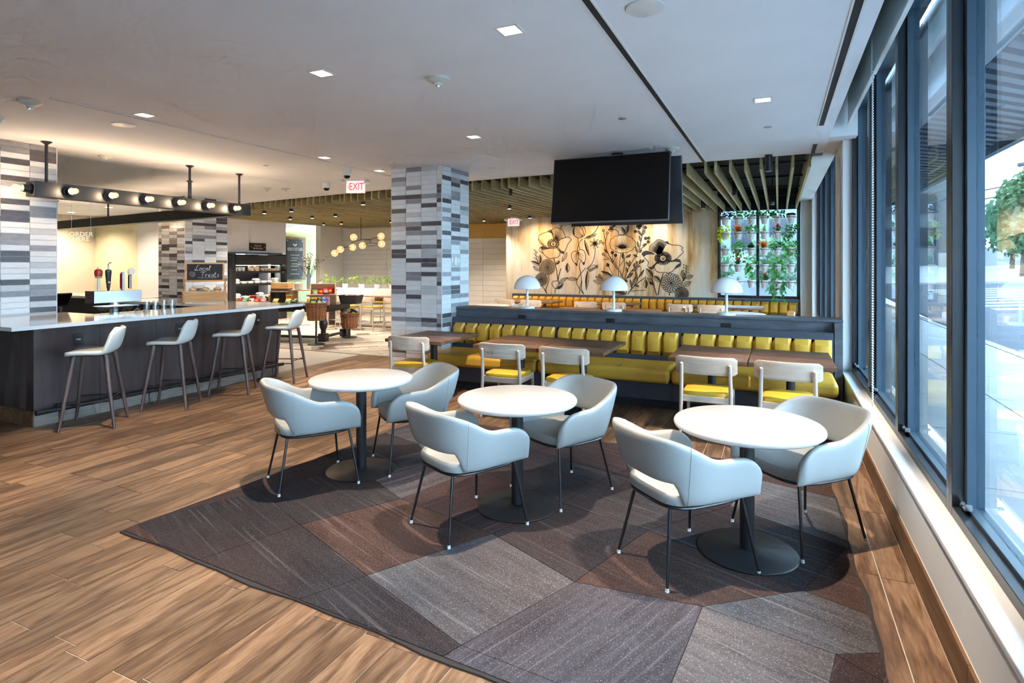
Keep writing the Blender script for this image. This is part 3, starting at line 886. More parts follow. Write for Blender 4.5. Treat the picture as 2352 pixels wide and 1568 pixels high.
def V(i_, j):
    r2 = random.Random(i_ * 71 + j * 13)
    base = {(0, 0): (-1.97, 2.45), (1, 0): (-1.24, 2.17), (1, 1): (-0.955, 2.85), (0, 1): (-1.58, 3.15), (2, 1): (-0.33, 2.90), (2, 0): (-0.40, 2.1), (3, 1): (0.22, 2.78), (3, 0): (0.1, 2.15)}
    if (i_, j) in base: return base[(i_, j)]
    return (-1.97 + i_ * 0.73 + j * 0.285 + r2.uniform(-.1, .1), 2.45 - i_ * 0.28 + j * 0.68 + r2.uniform(-.1, .1))
want = {(0, 0): 'gr1', (1, 0): 'gr2', (2, 1): 'gr1', (2, 0): 'lt', (3, 1): 'dk2', (3, 0): 'dk2', (-1, 0): 'br1', (-2, 0): 'dk1', (-1, 1): 'dk2', (0, -1): 'dk1', (-1, -1): 'dk1',
        (1, 1): 'br1', (0, 1): 'dk1', (3, 2): 'dk1', (2, 2): 'br1', (-2, 1): 'gr2', (-3, 0): 'dk2', (1, 3): 'gr1', (0, 2): 'dk1', (1, -1): 'gr2', (3, -1): 'br1', (2, -1): 'dk1'}
for i_ in range(-5, 6):
    for j in range(-3, 7):
        q = [V(i_, j), V(i_ + 1, j), V(i_ + 1, j + 1), V(i_, j + 1)]
        q = clip(q, RB)
        if len(q) < 3: continue
        cx = sum(p[0] for p in q) / len(q); cy = sum(p[1] for p in q) / len(q)
        q = [(cx + (p[0] - cx) * 0.994, cy + (p[1] - cy) * 0.994) for p in q]
        key = want.get((i_, j)) or rr.choice(('dk1', 'dk1', 'dk2', 'br1', 'br1', 'gr2'))
        MB().prism(q, 0.009, RUGZ).build('patch', RM[key], rug)

# ------------------------------------------------------------------ round tables
m_top = mat('white_laminate', (0.48, 0.47, 0.46), 0.22, var=0.01, scale=3, spec=0.5)
m_tblk = mat('black_powdercoat', (0.014, 0.015, 0.018), 0.42, var=0.12, scale=60)
def round_table(loc, label, r=0.405, group='white round tables on the rug'):
    t = thing('round_table', label, 'table', loc, 0, group)
    pf = [(0.0005, 0.700), (r - 0.03, 0.700), (r - 0.012, 0.703), (r - 0.003, 0.710), (r, 0.719), (r - 0.002, 0.729), (r - 0.008, 0.736), (r - 0.018, 0.740), (0.0005, 0.741)]
    MB().lathe(pf, (0, 0, 0), 72).build('tabletop', m_top, t, smooth=True)
    MB().lathe([(0.040, 0.012), (0.040, 0.69), (0.11, 0.692), (0.11, 0.70)], (0, 0, 0), 28).build('column', m_tblk, t, smooth=True)
    MB().lathe([(0.268, 0.0), (0.272, 0.006), (0.262, 0.013), (0.06, 0.014), (0.05, 0.02)], (0, 0, 0), 56).build('base', m_tblk, t, smooth=True)
    return t
round_table((-3.02, 3.69, RUGZ), 'white round pedestal table nearest the bar stools')
round_table((-1.61, 3.585, RUGZ), 'white round pedestal table in the middle of the rug')
round_table((-0.163, 3.57, RUGZ), 'white round pedestal table nearest the windows')

# ------------------------------------------------------------------ tub armchairs
m_leather = mat('grey_leather', (0.315, 0.325, 0.315), 0.42, var=0.03, scale=5, bump=0.04)
m_leg = mat('black_tube', (0.012, 0.012, 0.014), 0.3)
m_glide = mat('white_glide', (0.72, 0.72, 0.72), 0.35)
def make_armchair():
    t = thing('tub_armchair', 'x', 'chair', (0, 0, 0), 0, 'grey tub armchairs at the round tables')
    # plan of the shell, from the middle of the back round to an arm tip
    half = []
    n1 = 30
    for k in range(n1 + 1):
        a = math.pi / 2 * k / n1
        x_ = 0.262 * abs(math.sin(a)) ** 0.62; y_ = 0.03 - 0.29 * abs(math.cos(a)) ** 0.62
        half.append((x_, y_))
    n2 = 22
    for k in range(1, n2 + 1):
        e = k / n2
        half.append((0.262 + 0.006 * e, 0.03 + 0.265 * (1 - (1 - e) ** 1.5)))
    # resample by arc length
    def resample(P, m):
        d = [0]
        for p, q in zip(P, P[1:]): d.append(d[-1] + math.hypot(q[0] - p[0], q[1] - p[1]))
        T = d[-1]; out = []
        for k in range(m + 1):
            f = k / m
            s_ = T * (f if f < 0.7 else f)
            j = max(i for i in range(len(d)) if d[i] <= s_ + 1e-9); j = min(j, len(P) - 2)
            u = (s_ - d[j]) / max(1e-9, d[j + 1] - d[j])
            out.append((P[j][0] + (P[j + 1][0] - P[j][0]) * u, P[j][1] + (P[j + 1][1] - P[j][1]) * u, s_))
        return out, T
    S, T = resample(half, 46)
    # extra samples near the tip
    def ring(x_, y_, nx_, ny_, s_):
        e = T - s_
        zt = 0.772 + (0.642 - 0.772) * smooth01((s_ - 0.16) / 0.30) - 0.012 * smooth01((s_ - 0.45) / 0.25)
        zb = 0.532 - 0.117 * smooth01((s_ - 0.205) / 0.055)
        Rt = 0.15
        if e < Rt: zt = zt - 0.135 * (1 - math.sqrt(max(0, 1 - ((Rt - e) / Rt) ** 2)))
        th = 0.026
        if e < 0.03: th *= math.sqrt(max(0.02, 1 - ((0.03 - e) / 0.03) ** 2))
        back = 1 - smooth01((s_ - 0.15) / 0.3)
        lean = 0.14 + 0.12 * back
        pts_ = []
        n = 18
        for k in range(n):
            a = 2 * math.pi * k / n
            c_, s2 = math.cos(a), math.sin(a)
            wz = math.copysign(abs(s2) ** 0.45, s2); wn = math.copysign(abs(c_) ** 0.7, c_)
            z = (zt + zb) / 2 + (zt - zb) / 2 * wz
            o_ = wn * th + lean * (z - 0.42) - 0.012
            pts_.append((x_ + nx_ * o_, y_ + ny_ * o_, z))
        return pts_
    rings = []
    for sgn in (-1, 1):
        seq = S[::-1] if sgn < 0 else S[1:]
        for (x_, y_, s_) in seq:
            # outward normal
            i_ = min(range(len(S)), key=lambda q: abs(S[q][2] - s_))
            p, q = S[max(0, i_ - 1)], S[min(len(S) - 1, i_ + 1)]
            tx, ty = q[0] - p[0], q[1] - p[1]
            if i_ == 0: tx, ty = 1, 0
            ln = math.hypot(tx, ty); nx_, ny_ = ty / ln, -tx / ln
            rings.append(ring(sgn * x_, y_, sgn * nx_, ny_, s_))
    sh = MB().rings(rings).build('shell', m_leather, t, smooth=True)
    for sgn in (-1, 1):
        i_ = 17
        j = 46 + sgn * i_
        st = [Vector(rings[j][k]) for k in (13, 14, 15, 16, 17, 0, 1, 2, 3, 4, 5)]
        c_ = sum((Vector(p) for p in rings[j]), Vector()) / 18
        MB().tube([p + (p - c_).normalized() * 0.0005 for p in st], 0.0022, 5).build('seam', m_leather, sh)
    # seat pad
    rr_ = []
    for z, g in ((0.405, 0.93), (0.412, 0.985), (0.43, 1.0), (0.452, 0.995), (0.466, 0.965), (0.474, 0.88), (0.478, 0.6), (0.48, 0.05)):
        rg = []
        for k in range(48):
            a = 2 * math.pi * k / 48
            c_, s2 = math.cos(a), math.sin(a)
            x_ = 0.238 * math.copysign(abs(c_) ** 0.5, c_) * g; y_ = 0.01 + 0.262 * math.copysign(abs(s2) ** 0.5, s2) * g
            if y_ > 0.2: x_ *= 1.06
            rg.append((x_, y_, z))
        rr_.append(rg)
    MB().rings(rr_).build('seat', m_leather, t, smooth=True)
    # metal rim and legs
    rim = []
    for k in range(40):
        a = 2 * math.pi * k / 40
        c_, s2 = math.cos(a), math.sin(a)
        rim.append((0.232 * math.copysign(abs(c_) ** 0.55, c_), 0.01 + 0.255 * math.copysign(abs(s2) ** 0.55, s2), 0.398))
    MB().tube(rim, 0.009, 8, closed=True).build('frame_rim', m_leg, t, smooth=True)
    for sx in (-1, 1):
        for fr in (1, 0):
            a = (sx * (0.20 if fr else 0.15), 0.225 if fr else -0.205, 0.40); f_ = (sx * (0.272 if fr else 0.215), 0.275 if fr else -0.275, 0.016)
            lg = MB().cyl(a, f_, 0.0095, 0.008, 12).build('leg', m_leg, t, smooth=True)
            MB().lathe([(0.010, 0), (0.011, 0.005), (0.008, 0.008), (0.010, 0.012), (0.0085, 0.020)], (f_[0], f_[1], 0.0), 12).build('glide', m_glide, lg, smooth=True)
    return t
proto = freeze(make_armchair())
ARM = [((-3.23, 3.37), (0.29, 0.45), 'grey tub armchair at the table nearest the bar, its back to the camera'),
       ((-1.80, 3.22), (0.24, 0.50), 'grey tub armchair at the middle round table, its back to the camera'),
       ((-0.48, 3.30), (0.38, 0.42), 'grey tub armchair at the window side table, its back to the camera'),
       ((-2.76, 4.04), (-0.625, -0.78), 'grey tub armchair facing the camera at the table nearest the bar'),
       ((-1.42, 3.99), (-0.47, -0.88), 'grey tub armchair facing the camera at the middle round table'),
       ((0.12, 3.94), (-0.70, -0.71), 'grey tub armchair facing the camera beside the window sill')]
for k, (p, d, lab) in enumerate(ARM):
    z = RUGZ if k < 5 else RUGZ
    rz = math.atan2(-d[0], d[1])
    if k == 0:
        proto.location = (p[0], p[1], z); proto.rotation_euler = (0, 0, rz); proto['label'] = lab
    else:
        copy_tree(proto, None, (p[0], p[1], z), rz, lab)

# ------------------------------------------------------------------ wooden chairs with yellow seats
m_ash = wood('pale_ash', (0.46, 0.34, 0.25), (0.55, 0.43, 0.33), (0.62, 0.51, 0.41), 0.5, 'X', 10, 0.05)
m_ashz = wood('pale_ash_post', (0.50, 0.40, 0.32), (0.56, 0.46, 0.38), (0.62, 0.53, 0.45), 0.5, 'Z', 10, 0.05)
m_yel = mat('mustard_leather', (0.62, 0.37, 0.035), 0.38, var=0.08, scale=7, bump=0.05)
def make_wchair():
    t = thing('dining_chair', 'x', 'chair', (0, 0, 0), 0, 'pale wooden dining chairs with yellow seats')
    for sx in (-1, 1):
        MB().tube([(sx * 0.225, -0.245, 0.0), (sx * 0.218, -0.205, 0.44), (sx * 0.212, -0.232, 0.70), (sx * 0.211, -0.238, 0.735), (sx * 0.211, -0.239, 0.742)],
                  [0.014, 0.0185, 0.017, 0.015, 0.006], 14).build('rear_leg', m_ashz, t, smooth=True)
        MB().tube([(sx * 0.215, 0.215, 0.0), (sx * 0.205, 0.2, 0.44)], [0.013, 0.019], 12).build('front_leg', m_ashz, t, smooth=True)
    G = []
    for i_ in range(21):
        u = -1 + 2 * i_ / 20
        row = []
        for j in range(8):
            v_ = j / 7
            ez = 0.022 * max(0, (abs(u) - 0.86) / 0.14) ** 2
            z = 0.635 + ez + v_ * (0.165 - 2 * ez)
            row.append((0.272 * u, -0.232 + 0.055 * u * u - 0.035 * (z - 0.635), z))
        G.append(row)
    MB().slab(G, 0.015).build('backrest', m_ash, t, smooth=True, bevel=0.004)
    f = MB().box(-0.205, 0.205, 0.185, 0.215, 0.375, 0.435).box(-0.205, 0.205, -0.215, -0.19, 0.375, 0.435).box(-0.22, -0.19, -0.2, 0.2, 0.375, 0.435).box(0.19, 0.22, -0.2, 0.2, 0.375, 0.435)
    f.build('seat_frame', m_ash, t, bevel=0.004)
    rr_ = []
    for z, g in ((0.430, 0.95), (0.436, 0.995), (0.455, 1.0), (0.470, 0.975), (0.478, 0.9), (0.482, 0.6), (0.484, 0.05)):
        rr_.append([(0.214 * math.copysign(abs(math.cos(a)) ** 0.32, math.cos(a)) * g, 0.0 + 0.212 * math.copysign(abs(math.sin(a)) ** 0.32, math.sin(a)) * g, z) for a in [2 * math.pi * k / 40 for k in range(40)]])
    MB().rings(rr_).build('seat', m_yel, t, smooth=True)
    return t
wproto = freeze(make_wchair())
wused = [False]
def wchair(x_, y_, rz, lab):
    if not wused[0]:
        wused[0] = True
        wproto.location = (x_, y_, 0); wproto.rotation_euler = (0, 0, rz); wproto['label'] = lab
        return wproto
    return copy_tree(wproto, None, (x_, y_, 0), rz, lab)
wchair(-4.00, 5.90, R(6), 'pale wooden chair with yellow seat right beside the tiled column')
wchair(-2.72, 5.82, R(2), 'pale wooden chair with yellow seat, second from the tiled column')
wchair(-2.00, 5.80, R(0), 'pale wooden chair with yellow seat, third from the tiled column')
wchair(-0.61, 5.80, R(0), 'pale wooden chair with yellow seat, second from the window wall')
wchair(0.08, 5.80, R(-2), 'pale wooden chair with yellow seat, nearest the window wall')

# ------------------------------------------------------------------ walnut tables at the banquette
m_wal = wood('walnut_top', (0.075, 0.032, 0.017), (0.140, 0.068, 0.038), (0.215, 0.118, 0.070), 0.36, 'X', 9, 0.3, coat=0.1)
def make_wtable():
    t = thing('dining_table', 'x', 'table', (0, 0, 0), 0, 'walnut tables along the banquettes')
    a = -0.36
    tp = MB().box(-0.358, 0.358, -0.478, 0.478, 0.702, 0.704).build('tabletop', m_wal, t)
    for k in range(6):
        wd = 0.96 / 6
        MB().box(-0.36, 0.36, -0.48 + k * wd + 0.0004, -0.48 + (k + 1) * wd - 0.0004, 0.704, 0.741).build('stave', m_wal, tp, bevel=0.0025)
    MB().lathe([(0.040, 0.012), (0.040, 0.69), (0.12, 0.693), (0.12, 0.702)], (0, 0, 0), 24).build('column', m_tblk, t, smooth=True)
    MB().lathe([(0.268, 0.0), (0.272, 0.006), (0.262, 0.013), (0.06, 0.014), (0.05, 0.02)], (0, 0, 0), 48).build('base', m_tblk, t, smooth=True)
    return t
tproto = freeze(make_wtable())
tused = [False]
def wtable(x_, y_, lab, rz=0.0, sc_=None):
    if not tused[0]:
        tused[0] = True; o = tproto; o.location = (x_, y_, 0); o['label'] = lab; o.rotation_euler = (0, 0, rz)
    else:
        o = copy_tree(tproto, None, (x_, y_, 0), rz, lab)
    o.scale = sc_ or (1, 1, 1)
    return o
wtable(-3.99, 6.29, 'dark walnut table standing alone in front of the tiled column', 0, (1.12, 1, 1))
wtable(-2.77, 6.28, 'walnut table paired left of its twin at the middle of the banquette', 0, (1.08, 1, 1))
wtable(-2.00, 6.27, 'walnut table paired right of its twin at the middle of the banquette', 0, (1.02, 1, 1))
wtable(-0.625, 6.29, 'walnut table second from the window wall at the banquette')
wtable(0.108, 6.29, 'walnut table nearest the window wall at the banquette')

# ------------------------------------------------------------------ front partition and banquette
m_slate = mat('slate_stained_wood', (0.085, 0.095, 0.110), 0.30, var=0.3, scale=5, stretch=(1, 1, 3))
m_slatel = mat('slate_vinyl', (0.050, 0.062, 0.085), 0.42, var=0.05, scale=6)
m_out = mat('outlet_black', (0.008, 0.008, 0.009), 0.3)
m_must = mat('mustard_vinyl', (0.64, 0.365, 0.045), 0.36, var=0.08, scale=4, bump=0.03)
pt = thing('low_partition', 'slate blue low partition wall behind the front banquette', 'partition', (0, 7.4, 0))
MB().box(-4.30, 0.645, 0, 0.32, 0, 1.0).build('body', m_slate, pt)
MB().box(-4.30, 0.655, -0.02, 0.34, 1.0, 1.03).build('cap', m_slate, pt, bevel=0.004)
for ox in (-3.25, -1.99, -0.575):
    p = MB().box(ox - 0.06, ox + 0.06, -0.008, 0.0, 0.865, 0.945).build('outlet', m_out, pt, bevel=0.003)
    MB().box(ox - 0.035, ox - 0.010, -0.012, -0.008, 0.885, 0.925).box(ox + 0.010, ox + 0.035, -0.012, -0.008, 0.885, 0.925).build('socket', m_black, p)
SEC = [(-4.28, -2.69, 'front banquette section beside the tiled column, mustard yellow vinyl'),
       (-2.69, -1.09, 'middle section of the front mustard yellow banquette'),
       (-1.09, 0.55, 'front banquette section nearest the windows, mustard yellow vinyl')]
def channel(mb_name, x0, x1, y0, y1, z0, z1, m, parent):
    """one upright upholstered channel with a soft bulge"""
    G = []
    n, k_ = 7, 6
    for i_ in range(n):
        u = i_ / (n - 1)
        row = []
        for j in range(k_):
            v_ = j / (k_ - 1)
            bu = (1 - abs(2 * u - 1) ** 3) ** 0.5 if 0 < u < 1 else 0
            bv = (1 - abs(2 * v_ - 1) ** 5) ** 0.5 if 0 < v_ < 1 else 0
            row.append((x0 + (x1 - x0) * u, y1 - (y1 - y0) * (0.35 * min(1, bu * 9) * min(1, bv * 9) + 0.65 * bu * bv), z0 + (z1 - z0) * v_))
        G.append(row)
    mb = MB()
    vs_ = [p for r_ in G for p in r_]
    mb.add(vs_, [(i_ * k_ + j, (i_ + 1) * k_ + j, (i_ + 1) * k_ + j + 1, i_ * k_ + j + 1) for i_ in range(n - 1) for j in range(k_ - 1)])
    return mb.build(mb_name, m, parent, smooth=True)
def banquette(x0, x1, yw, lab, nch, m_c, depth=0.82, ztop=0.815, group=None, frame_top=0.895, zc=0.525):
    """yw: face of the wall or partition behind"""
    t = thing('banquette', lab, 'banquette', (x0, yw, 0), 0, group)
    W_ = x1 - x0
    MB().box(0, W_, -depth + 0.16, -0.02, 0.0, 0.10).build('kick', m_blackpaint, t)
    MB().box(0.002, W_ - 0.002, -depth + 0.12, -0.02, 0.10, 0.315).build('plinth', m_slatel, t, bevel=0.004)
    MB().box(0.006, W_ - 0.006, -depth - 0.04, -0.16, 0.315, 0.475).build('seat_cushion', m_c, t, bevel=0.055, seg=5)
    MB().box(0.0, W_, -0.145, -0.01, 0.30, frame_top).build('back_panel', m_slatel, t, bevel=0.006)
    cw = (W_ - 0.03) / nch
    for k in range(nch):
        channel('back_channel', 0.015 + k * cw, 0.015 + (k + 1) * cw, -0.225, -0.145, zc, ztop, m_c, t)
    return t
for a, b_, lab in SEC:
    bq = banquette(a, b_, 7.40, lab, 8, m_must, group='front banquette sections')
MB().box(1.65, 1.73, -0.14, -0.005, 0, 1.0).build('end_panel', m_slate, bq)

# ------------------------------------------------------------------ dome lamps
m_lamp = mat('white_enamel', (0.88, 0.89, 0.89), 0.18)
def dome_lamp(loc, lab):
    t = thing('dome_lamp', lab, 'lamp', loc, 0, 'white dome lamps on the partition')
    pf = [(0.186, 0.275)]
    for k in range(11):
        a = math.pi / 2 * k / 10
        pf.append((max(0.0005, 0.190 * math.cos(a)), 0.28 + 0.185 * math.sin(a)))
    pf2 = [(max(0.0005, r_ - 0.004), z - 0.003) for r_, z in pf[1:]][::-1]
    MB().lathe(pf + pf2, (0, 0, 0), 40, caps=False).build('shade', m_lamp, t, smooth=True)
    MB().lathe([(0.017, 0.03), (0.017, 0.40)], (0, 0, 0), 14).build('stem', m_lamp, t, smooth=True)
    MB().lathe([(0.108, 0), (0.108, 0.022), (0.10, 0.03), (0.02, 0.031)], (0, 0, 0), 32).build('base', m_lamp, t, smooth=True)
    return t
dome_lamp((-3.24, 7.56, 1.03), 'white dome lamp on the partition, left of the television')
dome_lamp((-1.99, 7.56, 1.03), 'white dome lamp on the partition, below the television')
dome_lamp((-0.58, 7.56, 1.03), 'white dome lamp on the partition, in front of the plant wall')

# ------------------------------------------------------------------ televisions back to back
m_scr = mat('screen_black', (0.005, 0.004, 0.004), 0.3, spec=0.25)
m_bez = mat('bezel_black', (0.03, 0.03, 0.035), 0.3)
m_bezr = mat('bezel_rim', (0.18, 0.19, 0.20), 0.35, metal=0.6)
def tv(loc, rot, lab):
    t = thing('television', lab, 'television', loc, 0, 'televisions on the ceiling mount')
    t.rotation_euler = rot
    MB().box(-0.735, 0.735, 0, 0.05, -0.42, 0.42).build('case', m_bez, t, bevel=0.006)
    MB().box(-0.735, 0.735, -0.004, 0.0, -0.42, -0.408).box(-0.735, 0.735, -0.004, 0.0, 0.412, 0.42).box(-0.735, -0.727, -0.004, 0.0, -0.408, 0.412).box(0.727, 0.735, -0.004, 0.0, -0.408, 0.412).build('bezel', m_bezr, t)
    MB().box(-0.727, 0.727, -0.003, 0.0, -0.408, 0.412).build('screen', m_scr, t)
    MB().box(-0.3, 0.3, 0.05, 0.09, -0.2, 0.2).build('mount_plate', m_bez, t)
    return t
tv((-1.90, 6.97, 2.585), (R(-9.5), 0, 0), 'large black television facing the round tables')
tv((-1.82, 7.46, 2.585), (R(-9.5), 0, R(180)), 'black television facing the back room, behind the first screen')
tm_ = thing('television_mount', 'black ceiling pole holding both televisions', 'mount', (-1.85, 7.2, 0))
MB().cyl((0, 0, 2.5), (0, 0, 3.05), 0.022).lathe([(0.07, 3.03), (0.07, 3.05)], (0, 0, 0), 20).build('pole', m_black, tm_)
MB().box(-0.12, 0.12, -0.09, 0.13, 2.5, 2.66).build('bracket', m_black, tm_)
# ------------------------------------------------------------------ the bar
m_barwood = wood('bar_espresso', (0.040, 0.027, 0.026), (0.062, 0.045, 0.043), (0.085, 0.064, 0.060), 0.24, 'Z', 2.5, 0.08, bump=0.0)
m_quartz = mat('white_quartz', (0.70, 0.69, 0.67), 0.11, var=0.02, scale=20, coat=0.3)
m_kick = wood('kick_grey_oak', (0.20, 0.16, 0.135), (0.27, 0.225, 0.19), (0.34, 0.285, 0.245), 0.5, 'Y', 9, 0.1)
bar = thing('bar_counter', 'dark espresso wood bar body with panelled front and grey kick', 'bar', (0, 0, 0))
BY = [3.30, 3.93, 4.57, 5.20, 5.84, 6.46]
MB().box(-7.22, -6.87, 3.32, 6.44, 0.0, 1.03).box(-7.87, -7.22, 3.32, 4.05, 0.0, 1.03).box(-9.7, -7.22, 5.85, 6.44, 0.0, 1.03).build('carcass', m_blackpaint, bar)
for a, b_ in zip(BY, BY[1:]):
    MB().box(-6.87, -6.85, a + 0.0015, b_ - 0.0015, 0.16, 1.032).build('front_panel', m_barwood, bar, bevel=0.001)
    MB().box(-6.87, -6.845, a + 0.0015, b_ - 0.0015, 0.0, 0.157).build('kick_plank', m_kick, bar)
for k in range(3):
    a = -6.852 - k * 0.70
    MB().box(a - 0.697, a, 3.30, 3.32, 0.16, 1.032).build('end_panel', m_barwood, bar)
    MB().box(a - 0.697, a, 3.295, 3.32, 0.0, 0.157).build('kick_plank', m_base, bar)
MB().box(-9.7, -6.87, 6.44, 6.46, 0.0, 1.032).build('rear_panel', m_barwood, bar)
for oy in (3.71, 4.87, 6.08):
    o = MB().box(-6.85, -6.842, oy - 0.045, oy + 0.045, 0.78, 0.91).build('outlet', m_out, bar, bevel=0.003)
    for zz in (0.815, 0.845, 0.875):
        MB().box(-6.842, -6.839, oy - 0.022, oy + 0.022, zz - 0.009, zz + 0.009).build('socket', m_chrome if zz == 0.845 else m_black, o)
cp = [(-6.38, 2.90), (-6.38, 6.48), (-9.8, 6.48), (-9.8, 5.75), (-7.28, 5.75), (-7.28, 4.12), (-7.87, 4.12), (-7.87, 3.35), (-8.75, 3.35), (-8.75, 4.12), (-9.0, 4.12), (-9.0, 2.90)]
tag(MB().prism(cp, 1.033, 1.07).build('bar_countertop', m_quartz, bevel=0.003), 'glossy white quartz countertop running along the bar', 'countertop')
fr = thing('foot_rail', 'black foot rail along the base of the bar', 'foot rail', (0, 0, 0))
MB().cyl((-6.765, 3.28, 0.155), (-6.765, 6.47, 0.155), 0.024, n=16).build('rail', m_black, fr, smooth=True)
for yy in (3.5, 4.45, 5.4, 6.3):
    MB().tube([(-6.765, yy, 0.155), (-6.80, yy, 0.10), (-6.775, yy, 0.0)], 0.007, 8).lathe([(0.03, 0), (0.03, 0.006)], (-6.775, yy, 0), 12).tube([(-6.765, yy, 0.16), (-6.84, yy, 0.19)], 0.012, 8).build('bracket', m_black, fr, smooth=True)
    MB().lathe([(0.026, 0.185), (0.026, 0.2), (0.01, 0.205)], (-6.79, yy, 0), 12).build('knob', m_black, fr, smooth=True)
# under counter station and back counter
sv = thing('bar_station', 'dark steel work station inside the bar', 'bar station', (0, 0, 0))
MB().box(-8.3, -7.3, 4.2, 5.7, 0.0, 0.86).build('cabinet', m_blackpaint, sv)
MB().box(-8.3, -7.3, 4.2, 5.7, 0.86, 0.89).build('steel_top', mat('dull_steel', (0.22, 0.22, 0.23), 0.35, metal=1.0), sv)
bc = thing('back_counter', 'pale back counter along the yellow wall behind the bar', 'counter', (0, 0, 0))
MB().box(-17.8, -12.0, 7.75, 8.4, 0.0, 0.90).build('cabinet', m_blackpaint, bc)
MB().box(-17.9, -11.95, 7.68, 8.4, 0.90, 0.95).build('top', m_quartz, bc)

# ------------------------------------------------------------------ bar stools
m_stoolleg = wood('stool_walnut', (0.045, 0.026, 0.022), (0.085, 0.052, 0.045), (0.12, 0.08, 0.068), 0.4, 'Z', 9, 0.05)
m_stoolpad = mat('cream_leather', (0.56, 0.56, 0.52), 0.42, var=0.03, scale=6)
def make_stool():
    t = thing('bar_stool', 'x', 'stool', (0, 0, 0), 0, 'bar stools in front of the bar')
    prof = [(0.215, 0.742), (0.19, 0.752), (0.14, 0.757), (0.07, 0.757), (0.0, 0.754), (-0.07, 0.752), (-0.125, 0.755), (-0.165, 0.768), (-0.193, 0.795), (-0.212, 0.835), (-0.226, 0.88), (-0.238, 0.925), (-0.246, 0.96), (-0.252, 0.985), (-0.256, 1.0)]
    d = [0]
    for p, q in zip(prof, prof[1:]): d.append(d[-1] + math.hypot(q[0] - p[0], q[1] - p[1]))
    T = d[-1]
    G = []
    for k in range(41):
        f = k / 40
        s_ = T * f
        j = min(max(i for i in range(len(d)) if d[i] <= s_ + 1e-9), len(prof) - 2)
        u = (s_ - d[j]) / (d[j + 1] - d[j])
        y_ = prof[j][0] + (prof[j + 1][0] - prof[j][0]) * u; z_ = prof[j][1] + (prof[j + 1][1] - prof[j][1]) * u
        hw = 0.205 + 0.012 * math.sin(math.pi * f) - 0.02 * smooth01((f - 0.6) / 0.4)
        r_ = 0.085
        e = min(s_, T - s_)
        rr_ = 0.06 if s_ < T / 2 else 0.09
        if e < rr_: hw = hw - rr_ + math.sqrt(max(0, rr_ * rr_ - (rr_ - e) ** 2))
        bk = smooth01((f - 0.42) / 0.3)
        row = []
        for i_ in range(15):
            v_ = -1 + 2 * i_ / 14
            row.append((hw * v_, y_ + 0.06 * bk * v_ * v_, z_ + 0.012 * (1 - bk) * v_ * v_ * v_ * v_))
        G.append(row)
    MB().slab(G, 0.042).build('seat_shell', m_stoolpad, t, smooth=True, sub=1)
    MB().box(-0.13, 0.13, -0.12, 0.13, 0.722, 0.737).build('mounting_plate', m_black, t, bevel=0.003)
    for sx in (-1, 1):
        for sy in (-1, 1):
            MB().cyl((sx * 0.145, sy * 0.135, 0.735), (sx * 0.232, sy * 0.235, 0.0), 0.024, 0.0145, 16).build('leg', m_stoolleg, t, smooth=True)
    def at(sx, sy, z):
        f = 1 - z / 0.735
        return (sx * (0.145 + 0.087 * f), sy * (0.135 + 0.1 * f), z)
    for a, b_ in ((at(-1, 1, .23), at(1, 1, .23)), (at(-1, -1, .30), at(1, -1, .30)), (at(-1, 1, .27), at(-1, -1, .27)), (at(1, 1, .27), at(1, -1, .27))):
        MB().cyl(a, b_, 0.0065, n=8).build('stretcher', m_black, t, smooth=True)
    return t
sproto = freeze(make_stool())
ST = [((-6.395, 3.62), (-.33, -.32), 'cream bar stool nearest the camera, at the left end of the bar'), ((-6.40, 4.46), (-.39, -.27), 'cream bar stool, second from the near end of the bar'),
      ((-6.40, 5.29), (-.34, -.26), 'cream bar stool, third from the near end of the bar'), ((-6.40, 6.15), (-.43, -.18), 'cream bar stool at the far end of the bar, beside the snack table')]
for k, (p, dd, lab) in enumerate(ST):
    rz = math.atan2(-dd[0], dd[1])
    if k == 0: sproto.location = (p[0], p[1], 0); sproto.rotation_euler = (0, 0, rz); sproto['label'] = lab
    else: copy_tree(sproto, None, (p[0], p[1], 0), rz, lab)

# ------------------------------------------------------------------ bulb frame above the bar
m_beam = mat('beam_steel_blue_black', (0.006, 0.008, 0.011), 0.4, var=0.15, scale=6)
def glow_glass(name, col, s, fac):
    m, nt, N, L, b = nodes_of(name)
    N.remove(b); out = [n for n in N if n.type == 'OUTPUT_MATERIAL'][0]
    t_ = N.new('ShaderNodeBsdfTransparent'); e_ = N.new('ShaderNodeEmission'); e_.inputs[0].default_value = c4(col); e_.inputs[1].default_value = s
    x_ = N.new('ShaderNodeMixShader'); x_.inputs[0].default_value = fac
    L.new(t_.outputs[0], x_.inputs[1]); L.new(e_.outputs[0], x_.inputs[2]); L.new(x_.outputs[0], out.inputs[0])
    return m
m_bulb = glow_glass('bulb_glow', (1.0, 0.50, 0.15), 3.2, 0.6)
def point_lamp(parent, loc, power, col, rad=0.02):
    l = bpy.data.lights.new('lamp', 'POINT'); l.energy = power; l.color = col; l.shadow_soft_size = rad
    o = bpy.data.objects.new('lamp', l); COL.objects.link(o); o.parent = parent; o.location = loc
    return o
m_bulbglass = glassmat('bulb_glass', (1.0, 0.93, 0.82), 1.3)
lf = thing('bulb_frame', 'black steel frame of bare glowing bulbs hung above the bar', 'light fixture', (0, 0, 0))
MB().box(-7.67, -7.50, 3.62, 6.52, 2.41, 2.58).build('front_beam', m_beam, lf, bevel=0.003)
bdx, bdy = -7.6, 1.05
bln = math.hypot(bdx, bdy); bang = math.atan2(bdy, bdx)
MB().obox((-7.55 + bdx / 2, 6.42 + bdy / 2, 2.495), bln, 0.17, 0.17, (0, 0, bang)).build('rear_beam', mat('beam_olive_black', (0.022, 0.022, 0.015), 0.4), lf, bevel=0.003)
